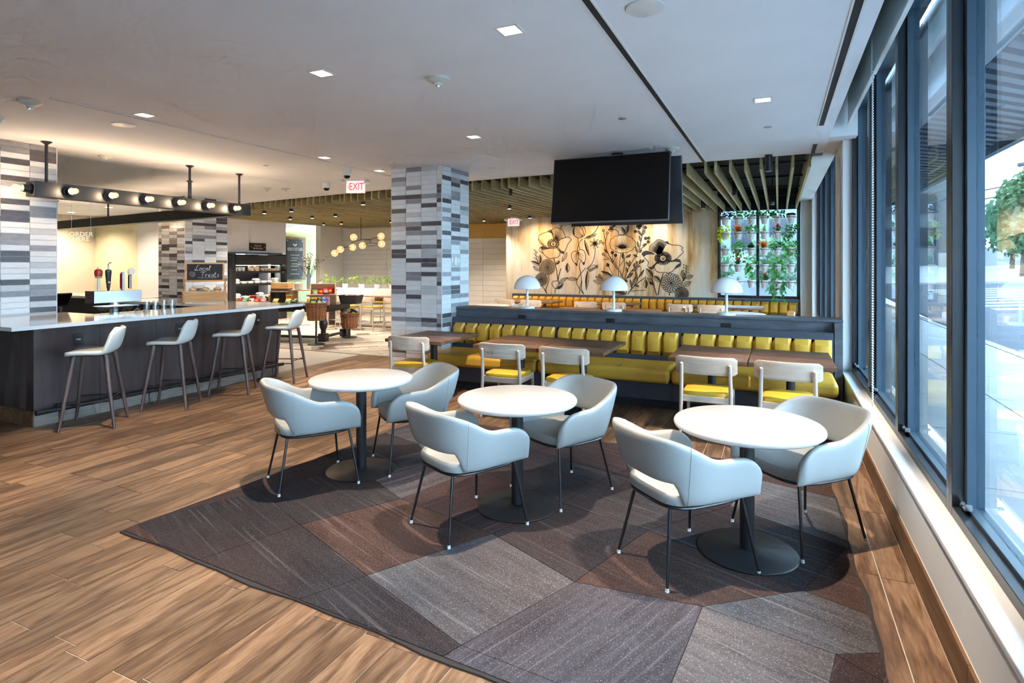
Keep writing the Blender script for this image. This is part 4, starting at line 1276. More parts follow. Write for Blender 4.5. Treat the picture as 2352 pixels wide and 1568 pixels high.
def bulb(p, d, parent, nm='bulb'):
    p = Vector(p); d = Vector(d).normalized()
    s = MB(); s.tube([p, p + d * 0.012], 0.058, 18); s.tube([p + d * 0.012, p + d * 0.014], [0.058, 0.05], 18); s.tube([p, p + d * 0.075], [0.05, 0.042], 16)
    so = s.build('socket', m_black, parent, smooth=True)
    pts_ = [p + d * k for k in (0.082, 0.095, 0.115, 0.135, 0.155, 0.168, 0.172)]
    MB().tube(pts_, [0.014, 0.021, 0.030, 0.033, 0.027, 0.014, 0.002], 12).build(nm, m_bulb, so, smooth=True)
    point_lamp(so, p + d * 0.13, 13, (1.0, 0.70, 0.44))
for yy in (3.96, 4.405, 4.85, 5.295, 5.74, 6.185):
    bulb((-7.50, yy, 2.495), (1, 0, 0), lf)
bulb((-7.585, 3.62, 2.495), (0, -1, 0), lf)
for k in range(7):
    f = 0.12 + 0.125 * k
    nx_, ny_ = -bdy / bln, bdx / bln
    bulb((-7.55 + bdx * f - nx_ * 0.085, 6.42 + bdy * f - ny_ * 0.085, 2.495), (-nx_, -ny_, 0), lf)
for (x_, y_) in ((-7.585, 3.78), (-7.585, 5.55), (-7.585, 6.38), (-12.0, 7.04), (-14.4, 7.37)):
    MB().cyl((x_, y_, 2.58), (x_, y_, 3.05), 0.016, n=12).lathe([(0.022, 3.02), (0.055, 3.045), (0.055, 3.05)], (x_, y_, 0), 18).build('hanging_rod', m_black, lf, smooth=True)
MB().cyl((-7.585, 5.55, 2.58), (-7.585, 5.55, 2.82), 0.024, n=12).lathe([(0.04, 2.82), (0.04, 2.835)], (-7.585, 5.55, 0), 14).build('rod_sleeve', m_black, lf, smooth=True)

# ------------------------------------------------------------------ things on the bar
m_tumb = glassmat('tumbler_glass', (0.86, 0.88, 0.88), 1.75)
def tumbler(x_, y_, lab, h=0.13, r=0.038):
    t = thing('tumbler', lab, 'glass', (x_, y_, 1.07), 0, 'upturned tumblers on the bar')
    MB().lathe([(r, 0), (r * 0.86, h), (0.0005, h), (0.0005, h - 0.012), (r * 0.82, h - 0.012), (r - 0.003, 0.0)], (0, 0, 0), 20, caps=False).build('bowl', m_tumb, t, smooth=True)
for k, (x_, y_) in enumerate(((-7.10, 4.62), (-7.10, 4.73), (-7.10, 4.84), (-7.10, 4.95))):
    tumbler(x_, y_, 'upturned clear tumbler on the bar, number %s from the stemmed pair' % ('one', 'two', 'three', 'four')[k])
def stemglass(x_, y_, lab, group, h=0.085, flip=False, z=1.07):
    t = thing('stem_glass', lab, 'glass', (x_, y_, z), 0, group)
    pf = [(0.030, 0.0), (0.028, 0.004), (0.005, 0.008), (0.004, h * 0.45), (0.02, h * 0.55), (0.038, h * 0.8), (0.043, h), (0.040, h), (0.034, h * 0.8), (0.001, h * 0.55)]
    if flip: pf = [(r_, h - z_) for r_, z_ in pf]
    MB().lathe(pf, (0, 0, 0), 18, caps=False).build('body', m_tumb, t, smooth=True)
k = 0
for yy in (4.13, 4.22, 4.31, 4.40):
    for xx in (-7.08, -7.17):
        stemglass(xx, yy, 'small stemmed glass by the near column, %s row, %s along' % ('front' if xx > -7.1 else 'rear', ('first', 'second', 'third', 'fourth')[k // 2]), 'stemmed glasses by the near column'); k += 1
tr = MB().box(-7.25, -7.0, 4.08, 4.46, 1.158, 1.164).build('glass_tray', mat('clear_tray', (0.55, 0.55, 0.56), 0.15), None, bevel=0.002)
tag(tr, 'thin tray resting on the stemmed glasses', 'tray')
stemglass(-7.12, 4.44 + 0.08, 'upturned stemmed glass just left of the tumblers', 'upturned stemmed glasses', 0.09, True)
stemglass(-7.02, 4.50 + 0.06, 'upturned stemmed glass in front of the first tumbler', 'upturned stemmed glasses', 0.075, True)
# beer tower
bt = thing('beer_tower', 'polished steel beer tower with four tap handles', 'beer tower', (-7.9, 4.715, 0.89))
MB().lathe([(0.09, 0), (0.09, 0.02), (0.055, 0.03), (0.055, 0.27)], (0, 0, 0), 22).build('column', m_chrome, bt, smooth=True)
MB().box(-0.09, 0.09, -0.30, 0.30, 0.265, 0.42).build('header', m_chrome, bt, bevel=0.006)
MB().box(-0.092, 0.092, -0.306, -0.30, 0.263, 0.422).build('end_cap', mat('tower_end', (0.06, 0.04, 0.04), 0.2), bt)
m_red = mat('tap_red', (0.35, 0.012, 0.010), 0.25)
m_gold = mat('tap_gold', (0.45, 0.30, 0.05), 0.3)
h1 = MB().lathe([(0.014, 0.42), (0.022, 0.48), (0.016, 0.56), (0.02, 0.60)], (0.02, -0.21, 0), 14).build('tap_handle', m_plastic, bt, smooth=True)
MB().lathe([(0.02, 0.60), (0.042, 0.615), (0.046, 0.65), (0.042, 0.685), (0.02, 0.70)], (0.02, -0.21, 0), 16).build('knob', m_red, h1, smooth=True)
MB().lathe([(0.036, 0.585), (0.040, 0.60), (0.036, 0.612)], (0.02, -0.21, 0), 16).build('collar', m_gold, h1, smooth=True)
MB().lathe([(0.015, 0.70), (0.017, 0.72), (0.006, 0.735)], (0.02, -0.21, 0), 12).build('finial', m_plastic, h1, smooth=True)
h2 = MB().lathe([(0.011, 0.42), (0.02, 0.47), (0.036, 0.66), (0.034, 0.685), (0.008, 0.70)], (0.02, -0.09, 0), 6).build('tap_handle', m_out, bt)
MB().tube([(0.02, -0.09, 0.69), (0.02, -0.09, 0.76), (0.035, -0.08, 0.785), (0.05, -0.07, 0.78)], 0.008, 8).build('hook', m_chrome, h2, smooth=True)
MB().obox((0.045, -0.095, 0.53), 0.004, 0.02, 0.02, (R(45), 0, 0)).build('diamond_mark', m_plastic, h2)
h3 = MB().box(0.0, 0.04, 0.075, 0.105, 0.42, 0.66).build('tap_handle', mat('tap_silver_blue', (0.42, 0.46, 0.55), 0.25, metal=0.5), bt, bevel=0.004)
MB().box(0.0, 0.041, 0.066, 0.075, 0.44, 0.64).build('stripe', m_red, h3)
h4 = MB().box(0.0, 0.03, 0.17, 0.205, 0.44, 0.62).build('tap_handle', m_out, bt, bevel=0.003)
MB().box(0.03, 0.033, 0.172, 0.203, 0.45, 0.61).build('white_label', m_plastic, h4)
for q in range(7):
    MB().box(0.033, 0.035, 0.178, 0.197, 0.462 + q * 0.021, 0.474 + q * 0.021).build('letter_block', m_out, h4)
MB().lathe([(0.001, -0.012), (0.045, -0.012), (0.048, 0.0), (0.045, 0.012), (0.001, 0.012)], (0, 0, 0), 20).build('disc_badge', m_plastic, h4).matrix_local = Matrix.Translation((0.02, 0.205, 0.665)) @ Matrix.Rotation(R(90), 4, 'Y')
# point of sale screen
ps = thing('sales_terminal', 'dark tilted sales screen behind the near tiled column', 'terminal', (-8.55, 4.42, 0.89))
MB().box(-0.09, 0.09, -0.09, 0.09, 0, 0.02).cyl((0, 0, 0.02), (0, 0, 0.2), 0.03).build('stand', m_black, ps)
MB().obox((0.0, 0, 0.30), 0.03, 0.22, 0.2, (0, R(38), 0)).build('screen', m_scr, ps, bevel=0.008)
# order here sign
m_acr = glassmat('acrylic', (0.97, 0.96, 0.92), 1.25)
os_ = thing('order_sign', 'clear hanging acrylic sign reading ORDER HERE', 'sign', (-11.9, 6.5, 2.17))
os_.rotation_euler = (0, 0, R(45))
MB().box(-0.19, 0.19, -0.004, 0.004, -0.11, 0.11).build('panel', m_acr, os_)
m_lett = emit('frosted_letters', (1.0, 0.90, 0.68), 0.55)
text('lettering', 'ORDER\nHERE', 0.115, (0, -0.006, 0.0), (R(90), 0, 0), m_lett, os_, spacing=0.78)
for sx in (-0.15, 0.15):
    MB().cyl((sx, 0, 0.11), (sx, 0, 0.88), 0.003, n=6).build('wire', m_chrome, os_)
# local treats stand
m_pine = wood('pine', (0.42, 0.20, 0.06), (0.52, 0.28, 0.10), (0.60, 0.35, 0.15), 0.5, 'X', 8, 0.06)
m_chalk = mat('chalkboard', (0.018, 0.020, 0.024), 0.8, var=0.3, scale=5)
m_chalkw = mat('chalk_white', (0.75, 0.75, 0.72), 0.9)
ls = thing('treats_stand', 'pine countertop stand with chalkboard reading Local Treats', 'stand', (-8.02, 6.12, 1.07), R(52))
MB().box(-0.27, 0.27, 0.16, 0.19, 0.31, 0.335).box(-0.27, 0.27, 0.16, 0.19, 0.585, 0.61).box(-0.27, -0.245, 0.16, 0.19, 0.335, 0.585).box(0.245, 0.27, 0.16, 0.19, 0.335, 0.585).build('board_frame', m_pine, ls, bevel=0.002)
cb = MB().box(-0.245, 0.245, 0.17, 0.182, 0.335, 0.585).build('chalkboard', m_chalk, ls)
LET = {'L': [[(0.75, 1), (0.55, 1.05), (0.45, .8), (0.4, .3), (0.15, 0.0), (0.0, .12), (.2, .15), (.55, 0.0), (.85, .08)]], 'o': [[(.3, .5), (.1, .45), (0, .2), (.15, 0), (.4, .1), (.45, .35), (.3, .5), (.5, .42)]],
       'c': [[(.45, .42), (.25, .5), (.05, .3), (.1, .05), (.3, 0), (.5, .12)]], 'a': [[(.45, .45), (.2, .5), (0, .2), (.15, 0), (.4, .15), (.48, .48), (.45, .1), (.6, .05)]], 'l': [[(0.1, .2), (.35, .7), (.35, 1.0), (.2, .95), (.15, .4), (.2, .05), (.4, .05)]],
       'T': [[(0, .9), (.2, 1.05), (.6, .95), (1.0, 1.08)], [(.55, 1.0), (.45, .5), (.4, 0)]], 'r': [[(0, .5), (.1, .3), (.08, 0)], [(.08, .3), (.25, .5), (.4, .45)]], 'e': [[(.05, .22), (.35, .3), (.35, .48), (.15, .48), (.02, .2), (.2, 0), (.45, .1)]],
       't': [[(.2, .9), (.15, .3), (.22, 0), (.4, .08)], [(0, .6), (.4, .62)]], 's': [[(.4, .5), (.15, .5), (.1, .32), (.38, .2), (.3, .0), (0, .02)]]}
def chalk(word, x0, z0, h, parent):
    mb = MB(); x_ = x0
    for chh in word:
        for st_ in LET[chh]:
            mb.tube([(x_ + (p[0] + 0.18 * p[1]) * h * 0.9, 0.1682, z0 + p[1] * h) for p in st_], 0.0032, 5)
        x_ += h * (0.9 if chh in 'LT' else 0.52)
    mb.build('chalk_lettering', m_chalkw, parent, smooth=True)
chalk('Local', -0.15, 0.485, 0.078, cb)
chalk('Treats', -0.07, 0.385, 0.078, cb)
fl_ = MB()
for k in range(16):
    a = k * 2.4; r_ = 0.008 + 0.0025 * k
    fl_.tube([(-0.175 + r_ * math.cos(a + b2), 0.1685, 0.43 + r_ * math.sin(a + b2)) for b2 in (0, 0.4, 0.8, 1.2)], 0.0015, 4)
fl_.build('chalk_flower', m_chalkw, cb)
fl_ = MB().tube([(-0.1 + 0.02 * q, 0.1685, 0.372 + 0.006 * math.sin(q * 1.7)) for q in range(14)], 0.002, 4).build('chalk_flourish', m_chalkw, cb)
for sx in (-1, 1):
    MB().box(sx * 0.285 - 0.012, sx * 0.285 + 0.012, 0.14, 0.2, 0.0, 0.36).box(sx * 0.285 - 0.012, sx * 0.285 + 0.012, -0.26, -0.2, 0.0, 0.19).build('post', m_pine, ls, bevel=0.003)
    MB().add([(sx * 0.262, -0.25, 0.02), (sx * 0.262, 0.14, 0.10), (sx * 0.262, 0.14, 0.29), (sx * 0.262, -0.25, 0.17), (sx * 0.274, -0.25, 0.02), (sx * 0.274, 0.14, 0.10), (sx * 0.274, 0.14, 0.29), (sx * 0.274, -0.25, 0.17)],
             [(0, 1, 2, 3), (7, 6, 5, 4), (0, 4, 5, 1), (1, 5, 6, 2), (2, 6, 7, 3), (3, 7, 4, 0)]).build('side_board', m_pine, ls)
MB().box(-0.262, 0.262, -0.25, -0.235, 0.02, 0.17).build('front_board', m_pine, ls, bevel=0.002)
MB().add([(-0.262, -0.235, 0.03), (0.262, -0.235, 0.03), (0.262, 0.14, 0.12), (-0.262, 0.14, 0.12), (-0.262, -0.235, 0.04), (0.262, -0.235, 0.04), (0.262, 0.14, 0.13), (-0.262, 0.14, 0.13)],
         [(3, 2, 1, 0), (4, 5, 6, 7), (0, 1, 5, 4), (1, 2, 6, 5), (2, 3, 7, 6), (3, 0, 4, 7)]).build('bottom_board', m_pine, ls)
m_bread = mat('pastry', (0.62, 0.38, 0.15), 0.6, var=0.3, scale=30, col2=(0.78, 0.64, 0.45))
m_wrap = glassmat('cellophane', (0.97, 0.96, 0.95), 1.35, 0.05)
def pastry(lx, ly, lz, lab, seed):
    rr2 = random.Random(seed)
    M_ = ls.matrix_basis.copy() if False else Matrix.Translation((-8.02, 6.12, 1.07)) @ Matrix.Rotation(R(52), 4, 'Z')
    p = M_ @ Vector((lx, ly, lz))
    t = thing('wrapped_pastry', lab, 'pastry', p, rr2.uniform(0, 3), 'wrapped pastries in the treats stand')
    MB().sphere((0, 0, 0.035), 0.055, 12, 7, 0.62).build('pastry', m_bread, t, smooth=True)
    G = []
    for i_ in range(9):
        row = []
        for j in range(9):
            a, b_ = i_ / 4 - 1, j / 4 - 1
            row.append((a * 0.085, b_ * 0.075, 0.075 * max(0, 1 - max(abs(a), abs(b_)) ** 2) + 0.004 + rr2.uniform(-.006, .006)))
        G.append(row)
    MB().slab(G, 0.001).build('wrapper', m_wrap, t)
q = 0
for (lx, ly) in ((-0.17, -0.14), (0.0, -0.15), (0.16, -0.14), (-0.16, 0.0), (0.01, 0.0), (0.17, 0.01)):
    pastry(lx, ly, 0.11 + (ly + 0.15) * 0.3, 'clear wrapped pastry in the treats stand, %s' % ('front left', 'front middle', 'front right', 'rear left', 'rear middle', 'rear right')[q], q); q += 1

# ------------------------------------------------------------------ ceiling fixtures
m_lens = emit('downlight_lens', (1.0, 0.90, 0.74), 4.0)
def spot_lamp(parent, loc, power, col, angle=60, blend=0.7, rad=0.025, rot=(0, 0, 0)):
    l = bpy.data.lights.new('lamp', 'SPOT')
    l.energy = power; l.color = col; l.spot_size = R(angle); l.spot_blend = blend; l.shadow_soft_size = rad
    o = bpy.data.objects.new('lamp', l); COL.objects.link(o); o.parent = parent; o.location = loc; o.rotation_euler = rot
    return o
def downlight(x_, y_, lab, power=None):
    t = thing('downlight', lab, 'downlight', (x_, y_, 3.05), 0, 'square recessed downlights')
    MB().box(-0.075, 0.075, -0.075, -0.058, -0.004, 0).box(-0.075, 0.075, 0.058, 0.075, -0.004, 0).box(-0.075, -0.058, -0.058, 0.058, -0.004, 0).box(0.058, 0.075, -0.058, 0.058, -0.004, 0).build('trim', m_plastic, t)
    MB().box(-0.058, 0.058, -0.058, 0.058, -0.0025, -0.0005).build('lens', m_lens, t)
    spot_lamp(t, (0, 0, -0.012), power or P_DOWN, WARM)
DL = [(-1.46, 3.14, 'square downlight above the middle round table'), (-3.04, 3.27, 'square downlight above the table nearest the bar'), (-0.12, 5.37, 'square downlight between the air slot and the windows'),
      (-5.40, 3.49, 'square downlight beside the thin grey slot, nearest the bulb frame'), (-3.04, 5.60, 'square downlight left of the smoke detector, towards the tiled column'),
      (-5.41, 5.87, 'square downlight above the dome cameras'), (-5.42, 7.04, 'square downlight right beside the middle tiled column'),
      (-0.12, 3.20, 'square downlight above the window side table'), (-3.04, 1.0, 'added unseen square downlight over the open floor, left of the rug'), (-1.46, 0.9, 'added unseen square downlight over the open floor before the rug'),  # the open floor downlights are added out of view as fill
      (-5.40, 1.2, 'added unseen square downlight over the open floor before the bar'), (-1.46, 5.5, 'square downlight above the middle banquette tables')]
for x_, y_, lab in DL[:-1]:
    downlight(x_, y_, lab, P_DOWN * (0.75 if y_ < 2 or x_ < -5 else 1.0))
for x_, y_, lab in ((-14.9, 8.76, 'round downlight before the yellow wall'), (-17.3, 9.2, 'round downlight in the far peach corner')):
    t = thing('round_downlight', lab, 'downlight', (x_, y_, 3.05), 0, 'round downlights behind the bar')
    MB().lathe([(0.11, -0.004), (0.11, 0), (0.08, 0)], (0, 0, 0), 24).build('trim', m_plastic, t)
    MB().lathe([(0.0005, -0.005), (0.08, -0.005), (0.08, 0)], (0, 0, 0), 24).build('lens', m_lens, t)
    spot_lamp(t, (0, 0, -0.012), P_DOWN * 0.7, WARM, 140)
for x_, y_, lab in ((-0.66, 3.17, 'round ceiling speaker beside the long air slot'), (-5.96, 3.64, 'round ceiling speaker near the bulb frame')):
    t = thing('ceiling_speaker', lab, 'speaker', (x_, y_, 3.05), 0, 'ceiling speakers')
    MB().lathe([(0.105, 0), (0.105, -0.008), (0.095, -0.01)], (0, 0, 0), 32).build('ring', m_plastic, t, smooth=True)
    MB().lathe([(0.0005, -0.006), (0.095, -0.006), (0.095, 0)], (0, 0, 0), 32).build('grille', m_dim, t)
for x_, y_, s_, lab in ((-2.33, 3.73, 1.0, 'white smoke detector between two downlights'), (-5.85, 2.79, 1.0, 'white smoke detector at the start of the thin slot'), (-1.16, 7.14, 1.0, 'white smoke detector beside the television'),
                        (-8.5, 7.75, 0.9, 'white detector left of the dome cameras'), (-8.25, 7.95, 0.9, 'white detector right beside its twin, left of the dome cameras'), (-7.9, 4.6, 0.9, 'white detector above the bulb frame')):
    t = thing('smoke_detector', lab, 'detector', (x_, y_, 3.05), 0, 'smoke detectors'); t.scale = (s_, s_, s_)
    MB().lathe([(0.085, 0), (0.085, -0.015), (0.06, -0.03), (0.03, -0.036), (0.03, -0.05), (0.02, -0.056), (0.0005, -0.057)], (0, 0, 0), 28).build('body', mat('detector_plastic', (0.62, 0.62, 0.54), 0.45), t, smooth=True)
    MB().lathe([(0.016, -0.056), (0.014, -0.066), (0.0005, -0.067)], (0, 0, 0), 16).build('lens', m_chrome, t, smooth=True)
for x_, y_, lab in ((-1.36, 5.49, 'small round sprinkler cover near the air slot'), (-0.1, 6.45, 'small flat sprinkler cover near the windows'), (-6.6, 6.0, 'small round sprinkler cover left of the thin slot')):
    t = MB().lathe([(0.04, 0), (0.038, -0.005), (0.0005, -0.006)], (x_, y_, 3.05), 20).build('sprinkler_cover', m_dim)
    tag(t, lab, 'sprinkler', 'sprinkler covers')
for x_, y_, lab in ((-5.78, 6.74, 'white dome camera nearest the middle tiled column'), (-7.05, 7.70, 'white dome camera left of the exit sign')):
    t = thing('dome_camera', lab, 'camera', (x_, y_, 3.05), 0, 'dome cameras')
    MB().lathe([(0.065, 0), (0.065, -0.05), (0.068, -0.055), (0.068, -0.085), (0.055, -0.095)], (0, 0, 0), 24).build('housing', m_plastic, t, smooth=True)
    MB().lathe([(0.05, -0.09), (0.045, -0.115), (0.03, -0.132), (0.0005, -0.138)], (0, 0, 0), 20).build('dome', m_scr, t, smooth=True)
m_exit = emit('exit_red', (1.0, 0.02, 0.03), 0.8)
m_exith = mat('exit_backlit', (0.8, 0.8, 0.8), 0.4, emis=(1.0, 0.92, 0.92), es=0.35)
def exit_sign(loc, rz, lab, sc_=1.0, arrow=False, stem=0.0):
    t = thing('exit_sign', lab, 'sign', loc, rz, 'exit signs'); t.scale = (sc_, sc_, sc_)
    MB().box(-0.155, 0.155, -0.022, 0.022, -0.22, -0.02).build('housing', m_exith, t, bevel=0.006)
    MB().box(-0.08, 0.08, -0.03, 0.03, -0.02, stem).build('canopy', m_plastic, t)
    text('lettering', 'EXIT', 0.17, (0.02, -0.024, -0.12), (R(90), 0, 0), m_exit, t, sx=0.72, ext=0.001)
    if arrow:
        MB().add([(-0.135, -0.024, -0.12), (-0.112, -0.024, -0.09), (-0.105, -0.024, -0.09), (-0.126, -0.024, -0.12), (-0.105, -0.024, -0.15), (-0.112, -0.024, -0.15)], [(0, 1, 2, 3), (0, 3, 4, 5)]).build('chevron', m_exit, t)
    for sx in (-1, 1):
        MB().sphere((sx * 0.2, -0.02, -0.05), 0.055, 14, 8, 0.7).cyl((sx * 0.13, 0, -0.05), (sx * 0.2, 0, -0.05), 0.02).build('lamp_head', m_plastic, t, smooth=True)
exit_sign((-6.36, 7.63, 3.05), R(20), 'red EXIT sign with two lamp heads left of the middle column', 1.0, True)
exit_sign((-6.35, 13.9, 2.88), R(12), 'small distant EXIT sign beside the flower mural', 1.0, False, 0.02)
exit_sign((-16.1, 10.2, 2.98), R(40), 'distant EXIT sign on the wall behind the bar frame', 1.0, False)
em = thing('emergency_light', 'white twin head emergency light at the upper left edge', 'emergency light', (-6.55, 2.72, 3.05))
MB().box(-0.12, 0.12, -0.04, 0.04, -0.05, 0).build('housing', m_plastic, em, bevel=0.006)
for sy in (-0.12, 0.12):
    MB().sphere((0.06, sy, -0.07), 0.055, 14, 8, 0.8).build('lamp_head', m_plastic, em, smooth=True)
for x_, y_, lab in ((-8.0, 5.3, 'white hairline access panel in the ceiling above the bulb frame'), (-7.9, 7.2, 'white hairline access panel in the ceiling before the dome cameras')):
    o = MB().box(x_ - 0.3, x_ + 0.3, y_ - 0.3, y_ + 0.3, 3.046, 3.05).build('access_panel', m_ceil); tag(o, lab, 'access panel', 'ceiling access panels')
# ------------------------------------------------------------------ refrigerated case
m_case = mat('case_black', (0.010, 0.010, 0.012), 0.4)
m_caselight = emit('case_strip', (1.0, 0.93, 0.80), 7.0)
m_tray = mat('tray_white', (0.78, 0.76, 0.72), 0.4)
m_food = mat('food_beige', (0.62, 0.46, 0.28), 0.6, var=0.2, scale=20)
m_lid = mat('clear_lid', (0.66, 0.68, 0.68), 0.12)
cs = thing('refrigerated_case', 'black open refrigerated case with lit food shelves in the white wall', 'display case', (-13.95, 12.3, 0))
MB().box(-0.62, -0.56, -0.98, 0.98, 0, 1.95).build('back', m_case, cs)
MB().box(-0.56, 0.22, -0.98, -0.86, 0, 1.95).build('side', m_case, cs)
MB().box(-0.56, 0.22, 0.94, 0.98, 0, 1.95).build('side', m_case, cs)
MB().box(-0.2, 0.0, 0.90, 0.94, 0.6, 1.62).build('end_glass', mat('case_end', (0.55, 0.58, 0.55), 0.2), cs)
MB().box(-0.56, 0.24, -0.86, 0.94, 1.66, 1.92).build('header', m_case, cs, bevel=0.005)
MB().box(-0.10, 0.0, -0.98, 0.98, 1.95, 2.04).build('trim_band', mat('case_trim', (0.20, 0.27, 0.32), 0.3, metal=0.4), cs)
MB().box(-0.56, 0.24, -0.86, 0.94, 0, 0.5).build('plinth', m_case, cs)
for z in (0.68, 1.10, 1.46):
    MB().box(-0.5, 0.12, -0.84, 0.90, z - 0.025, z).box(0.105, 0.12, -0.84, 0.90, z - 0.065, z - 0.025).build('shelf', m_case, cs)
for z in (1.63, 1.435, 1.075):
    MB().box(-0.02, 0.01, -0.82, 0.88, z - 0.014, z - 0.002).build('light_strip', m_caselight, cs)
fr_ = random.Random(8)
ORDN = ('first', 'second', 'third', 'fourth', 'fifth', 'sixth', 'seventh')
SH = {0.68: 'bottom', 1.10: 'middle', 1.46: 'top'}
def clam(z, y_, k, x_=-13.95):
    lab = 'white food tray on the %s case shelf, %s from the left' % (SH[z], ORDN[k])
    t = thing('food_tray', lab, 'food tray', (x_, 12.3 + y_, z), 0, 'food trays on the %s case shelf' % SH[z])
    n = 2 if (k % 3 == 0 and z < 1.4) else 1
    for j in range(n):
        b0 = j * 0.075
        MB().rings([[(-0.07, -0.075, b0), (0.07, -0.075, b0), (0.07, 0.075, b0), (-0.07, 0.075, b0)], [(-0.085, -0.09, b0 + 0.035), (0.085, -0.09, b0 + 0.035), (0.085, 0.09, b0 + 0.035), (-0.085, 0.09, b0 + 0.035)]]).build('tray', m_tray, t)
        MB().rings([[(-0.08, -0.085, b0 + 0.035), (0.08, -0.085, b0 + 0.035), (0.08, 0.085, b0 + 0.035), (-0.08, 0.085, b0 + 0.035)], [(-0.05, -0.055, b0 + 0.07), (0.05, -0.055, b0 + 0.07), (0.05, 0.055, b0 + 0.07), (-0.05, 0.055, b0 + 0.07)]]).build('lid', m_lid, t)
for k in range(7):
    clam(1.10, -0.70 + k * 0.235, k)
for k in range(6):
    clam(0.68, -0.66 + k * 0.27, k)
for k in range(3):
    t = thing('food_tub', 'white food tub on the top case shelf, %s from the left' % ORDN[k], 'food tub', (-13.95, 11.6 + k * 0.13, 1.46), 0, 'food tubs on the top case shelf')
    MB().lathe([(0.045, 0), (0.055, 0.10), (0.058, 0.105), (0.001, 0.107)], (0, 0, 0), 14).build('tub', m_tray, t, smooth=True)
for k in range(2):
    t = thing('bread_round', 'round loaf on the top case shelf, %s one' % ('left', 'right')[k], 'bread', (-13.95, 12.13 + k * 0.19, 1.46), 0, 'loaves on the top case shelf')
    MB().lathe([(0.075, 0), (0.085, 0.05), (0.08, 0.13), (0.05, 0.15), (0.001, 0.152)], (0, 0, 0), 16).build('loaf', m_bread, t, smooth=True)
for k in range(7):
    t = thing('wrapped_sandwich', 'small wrapped sandwich on the top case shelf, %s in its row' % ORDN[k], 'sandwich', (-13.95, 12.55 + k * 0.085, 1.46), 0, 'sandwiches on the top case shelf')
    MB().obox((0, 0, 0.035), 0.12, 0.06, 0.07).build('sandwich', m_food, t, bevel=0.015)
# plaque and menu board
m_plaq = mat('plaque_brown', (0.030, 0.018, 0.014), 0.4)
m_cream2 = mat('lettering_cream', (0.72, 0.68, 0.58), 0.6)
pq = thing('wall_plaque', 'small dark plaque above the refrigerated case', 'sign', (-13.9, 12.32, 2.16))
MB().box(0, 0.02, -0.30, 0.30, -0.11, 0.11).build('panel', m_plaq, pq, bevel=0.003)
text('lettering', 'Salads &\nSandwiches', 0.075, (0.022, 0, 0.0), (R(90), 0, R(90)), m_cream2, pq)
for sy in (-0.24, 0.24):
    MB().lathe([(0.018, 0), (0.014, 0.008), (0.001, 0.009)], (0, 0, 0), 10).build('stud', m_chrome, pq).matrix_local = Matrix.Translation((0.02, sy, 0)) @ Matrix.Rotation(R(90), 4, 'Y')
m_woodp = wood('menu_wood', (0.20, 0.075, 0.025), (0.30, 0.13, 0.05), (0.38, 0.18, 0.08), 0.5, 'Z', 6, 0.05)
mn = thing('menu_board', 'tall dark menu board on wood reading Herb N Kitchen', 'menu board', (-14.995, 14.84, 1.16))
MB().box(0, 0.03, -0.46, 0.48, -0.05, 1.42).build('wood_panel', m_woodp, mn)
bp_ = MB().box(0.03, 0.05, -0.40, 0.34, 0.0, 1.34).build('board', m_plaq, mn, bevel=0.003)
text('lettering', "HERB N' KITCHEN", 0.155, (0.052, -0.03, 1.0), (R(90), 0, R(90)), m_cream2, mn, sx=0.55)
lf2 = MB()
for sg in (-1, 1):
    lf2.add([(0.052, -0.03, 1.10), (0.052, -0.03 + sg * 0.07, 1.14), (0.052, -0.03 + sg * 0.09, 1.20), (0.052, -0.03 + sg * 0.02, 1.17)], [(0, 1, 2, 3)])
lf2.build('leaf_emblem', m_cream2, mn)
for k, z in enumerate((0.80, 0.70, 0.62, 0.50, 0.42, 0.30, 0.16)):
    MB().box(0.05, 0.052, -0.22 + 0.04 * (k % 2), 0.16 - 0.05 * (k % 3), z, z + 0.014).build('menu_line', m_cream2, mn)
for (sy, z) in ((-0.36, 1.29), (0.30, 1.29), (-0.36, 0.05), (0.30, 0.05)):
    MB().lathe([(0.02, 0), (0.015, 0.008), (0.001, 0.009)], (0, 0, 0), 10).build('stud', m_chrome, mn).matrix_local = Matrix.Translation((0.05, sy, z)) @ Matrix.Rotation(R(90), 4, 'Y')

# ------------------------------------------------------------------ snack table
m_blkwood = mat('black_lacquer', (0.010, 0.011, 0.013), 0.3)
st = thing('snack_table', 'black harvest table with turned legs carrying snacks', 'table', (-9.85, 9.75, 0), R(14))
MB().box(-1.25, 1.12, -0.55, 0.72, 0.735, 0.775).build('tabletop', m_blkwood, st, bevel=0.004)
MB().box(-1.15, 1.02, -0.47, 0.64, 0.63, 0.735).build('apron', m_blkwood, st)
LP = [(0.0855, 0.0), (0.0855, 0.02), (0.06, 0.17), (0.045, 0.19), (0.06, 0.21), (0.05, 0.23), (0.075, 0.30), (0.088, 0.37), (0.075, 0.45), (0.045, 0.53), (0.04, 0.56), (0.06, 0.58), (0.05, 0.60), (0.07, 0.62), (0.07, 0.70)]
for lx, ly in ((0.92, -0.40), (0.92, 0.57), (-1.05, -0.40), (-1.05, 0.57)):
    l = MB().lathe(LP[2:], (lx, ly, 0), 20).build('leg', m_blkwood, st, smooth=True)
    MB().box(lx - 0.085, lx + 0.085, ly - 0.085, ly + 0.085, 0.0, 0.17).build('leg_block', m_blkwood, l, bevel=0.01)
MB().box(-1.05, 0.92, -0.43, -0.37, 0.07, 0.12).box(0.89, 0.95, -0.4, 0.57, 0.07, 0.12).box(-1.08, -1.02, -0.4, 0.57, 0.07, 0.12).build('stretcher', m_blkwood, st)
m_crate = wood('crate_pine', (0.42, 0.24, 0.13), (0.52, 0.32, 0.18), (0.60, 0.40, 0.25), 0.6, 'X', 8, 0.08)
m_cratedk = mat('crate_dark', (0.09, 0.065, 0.05), 0.7, var=0.2, scale=10)
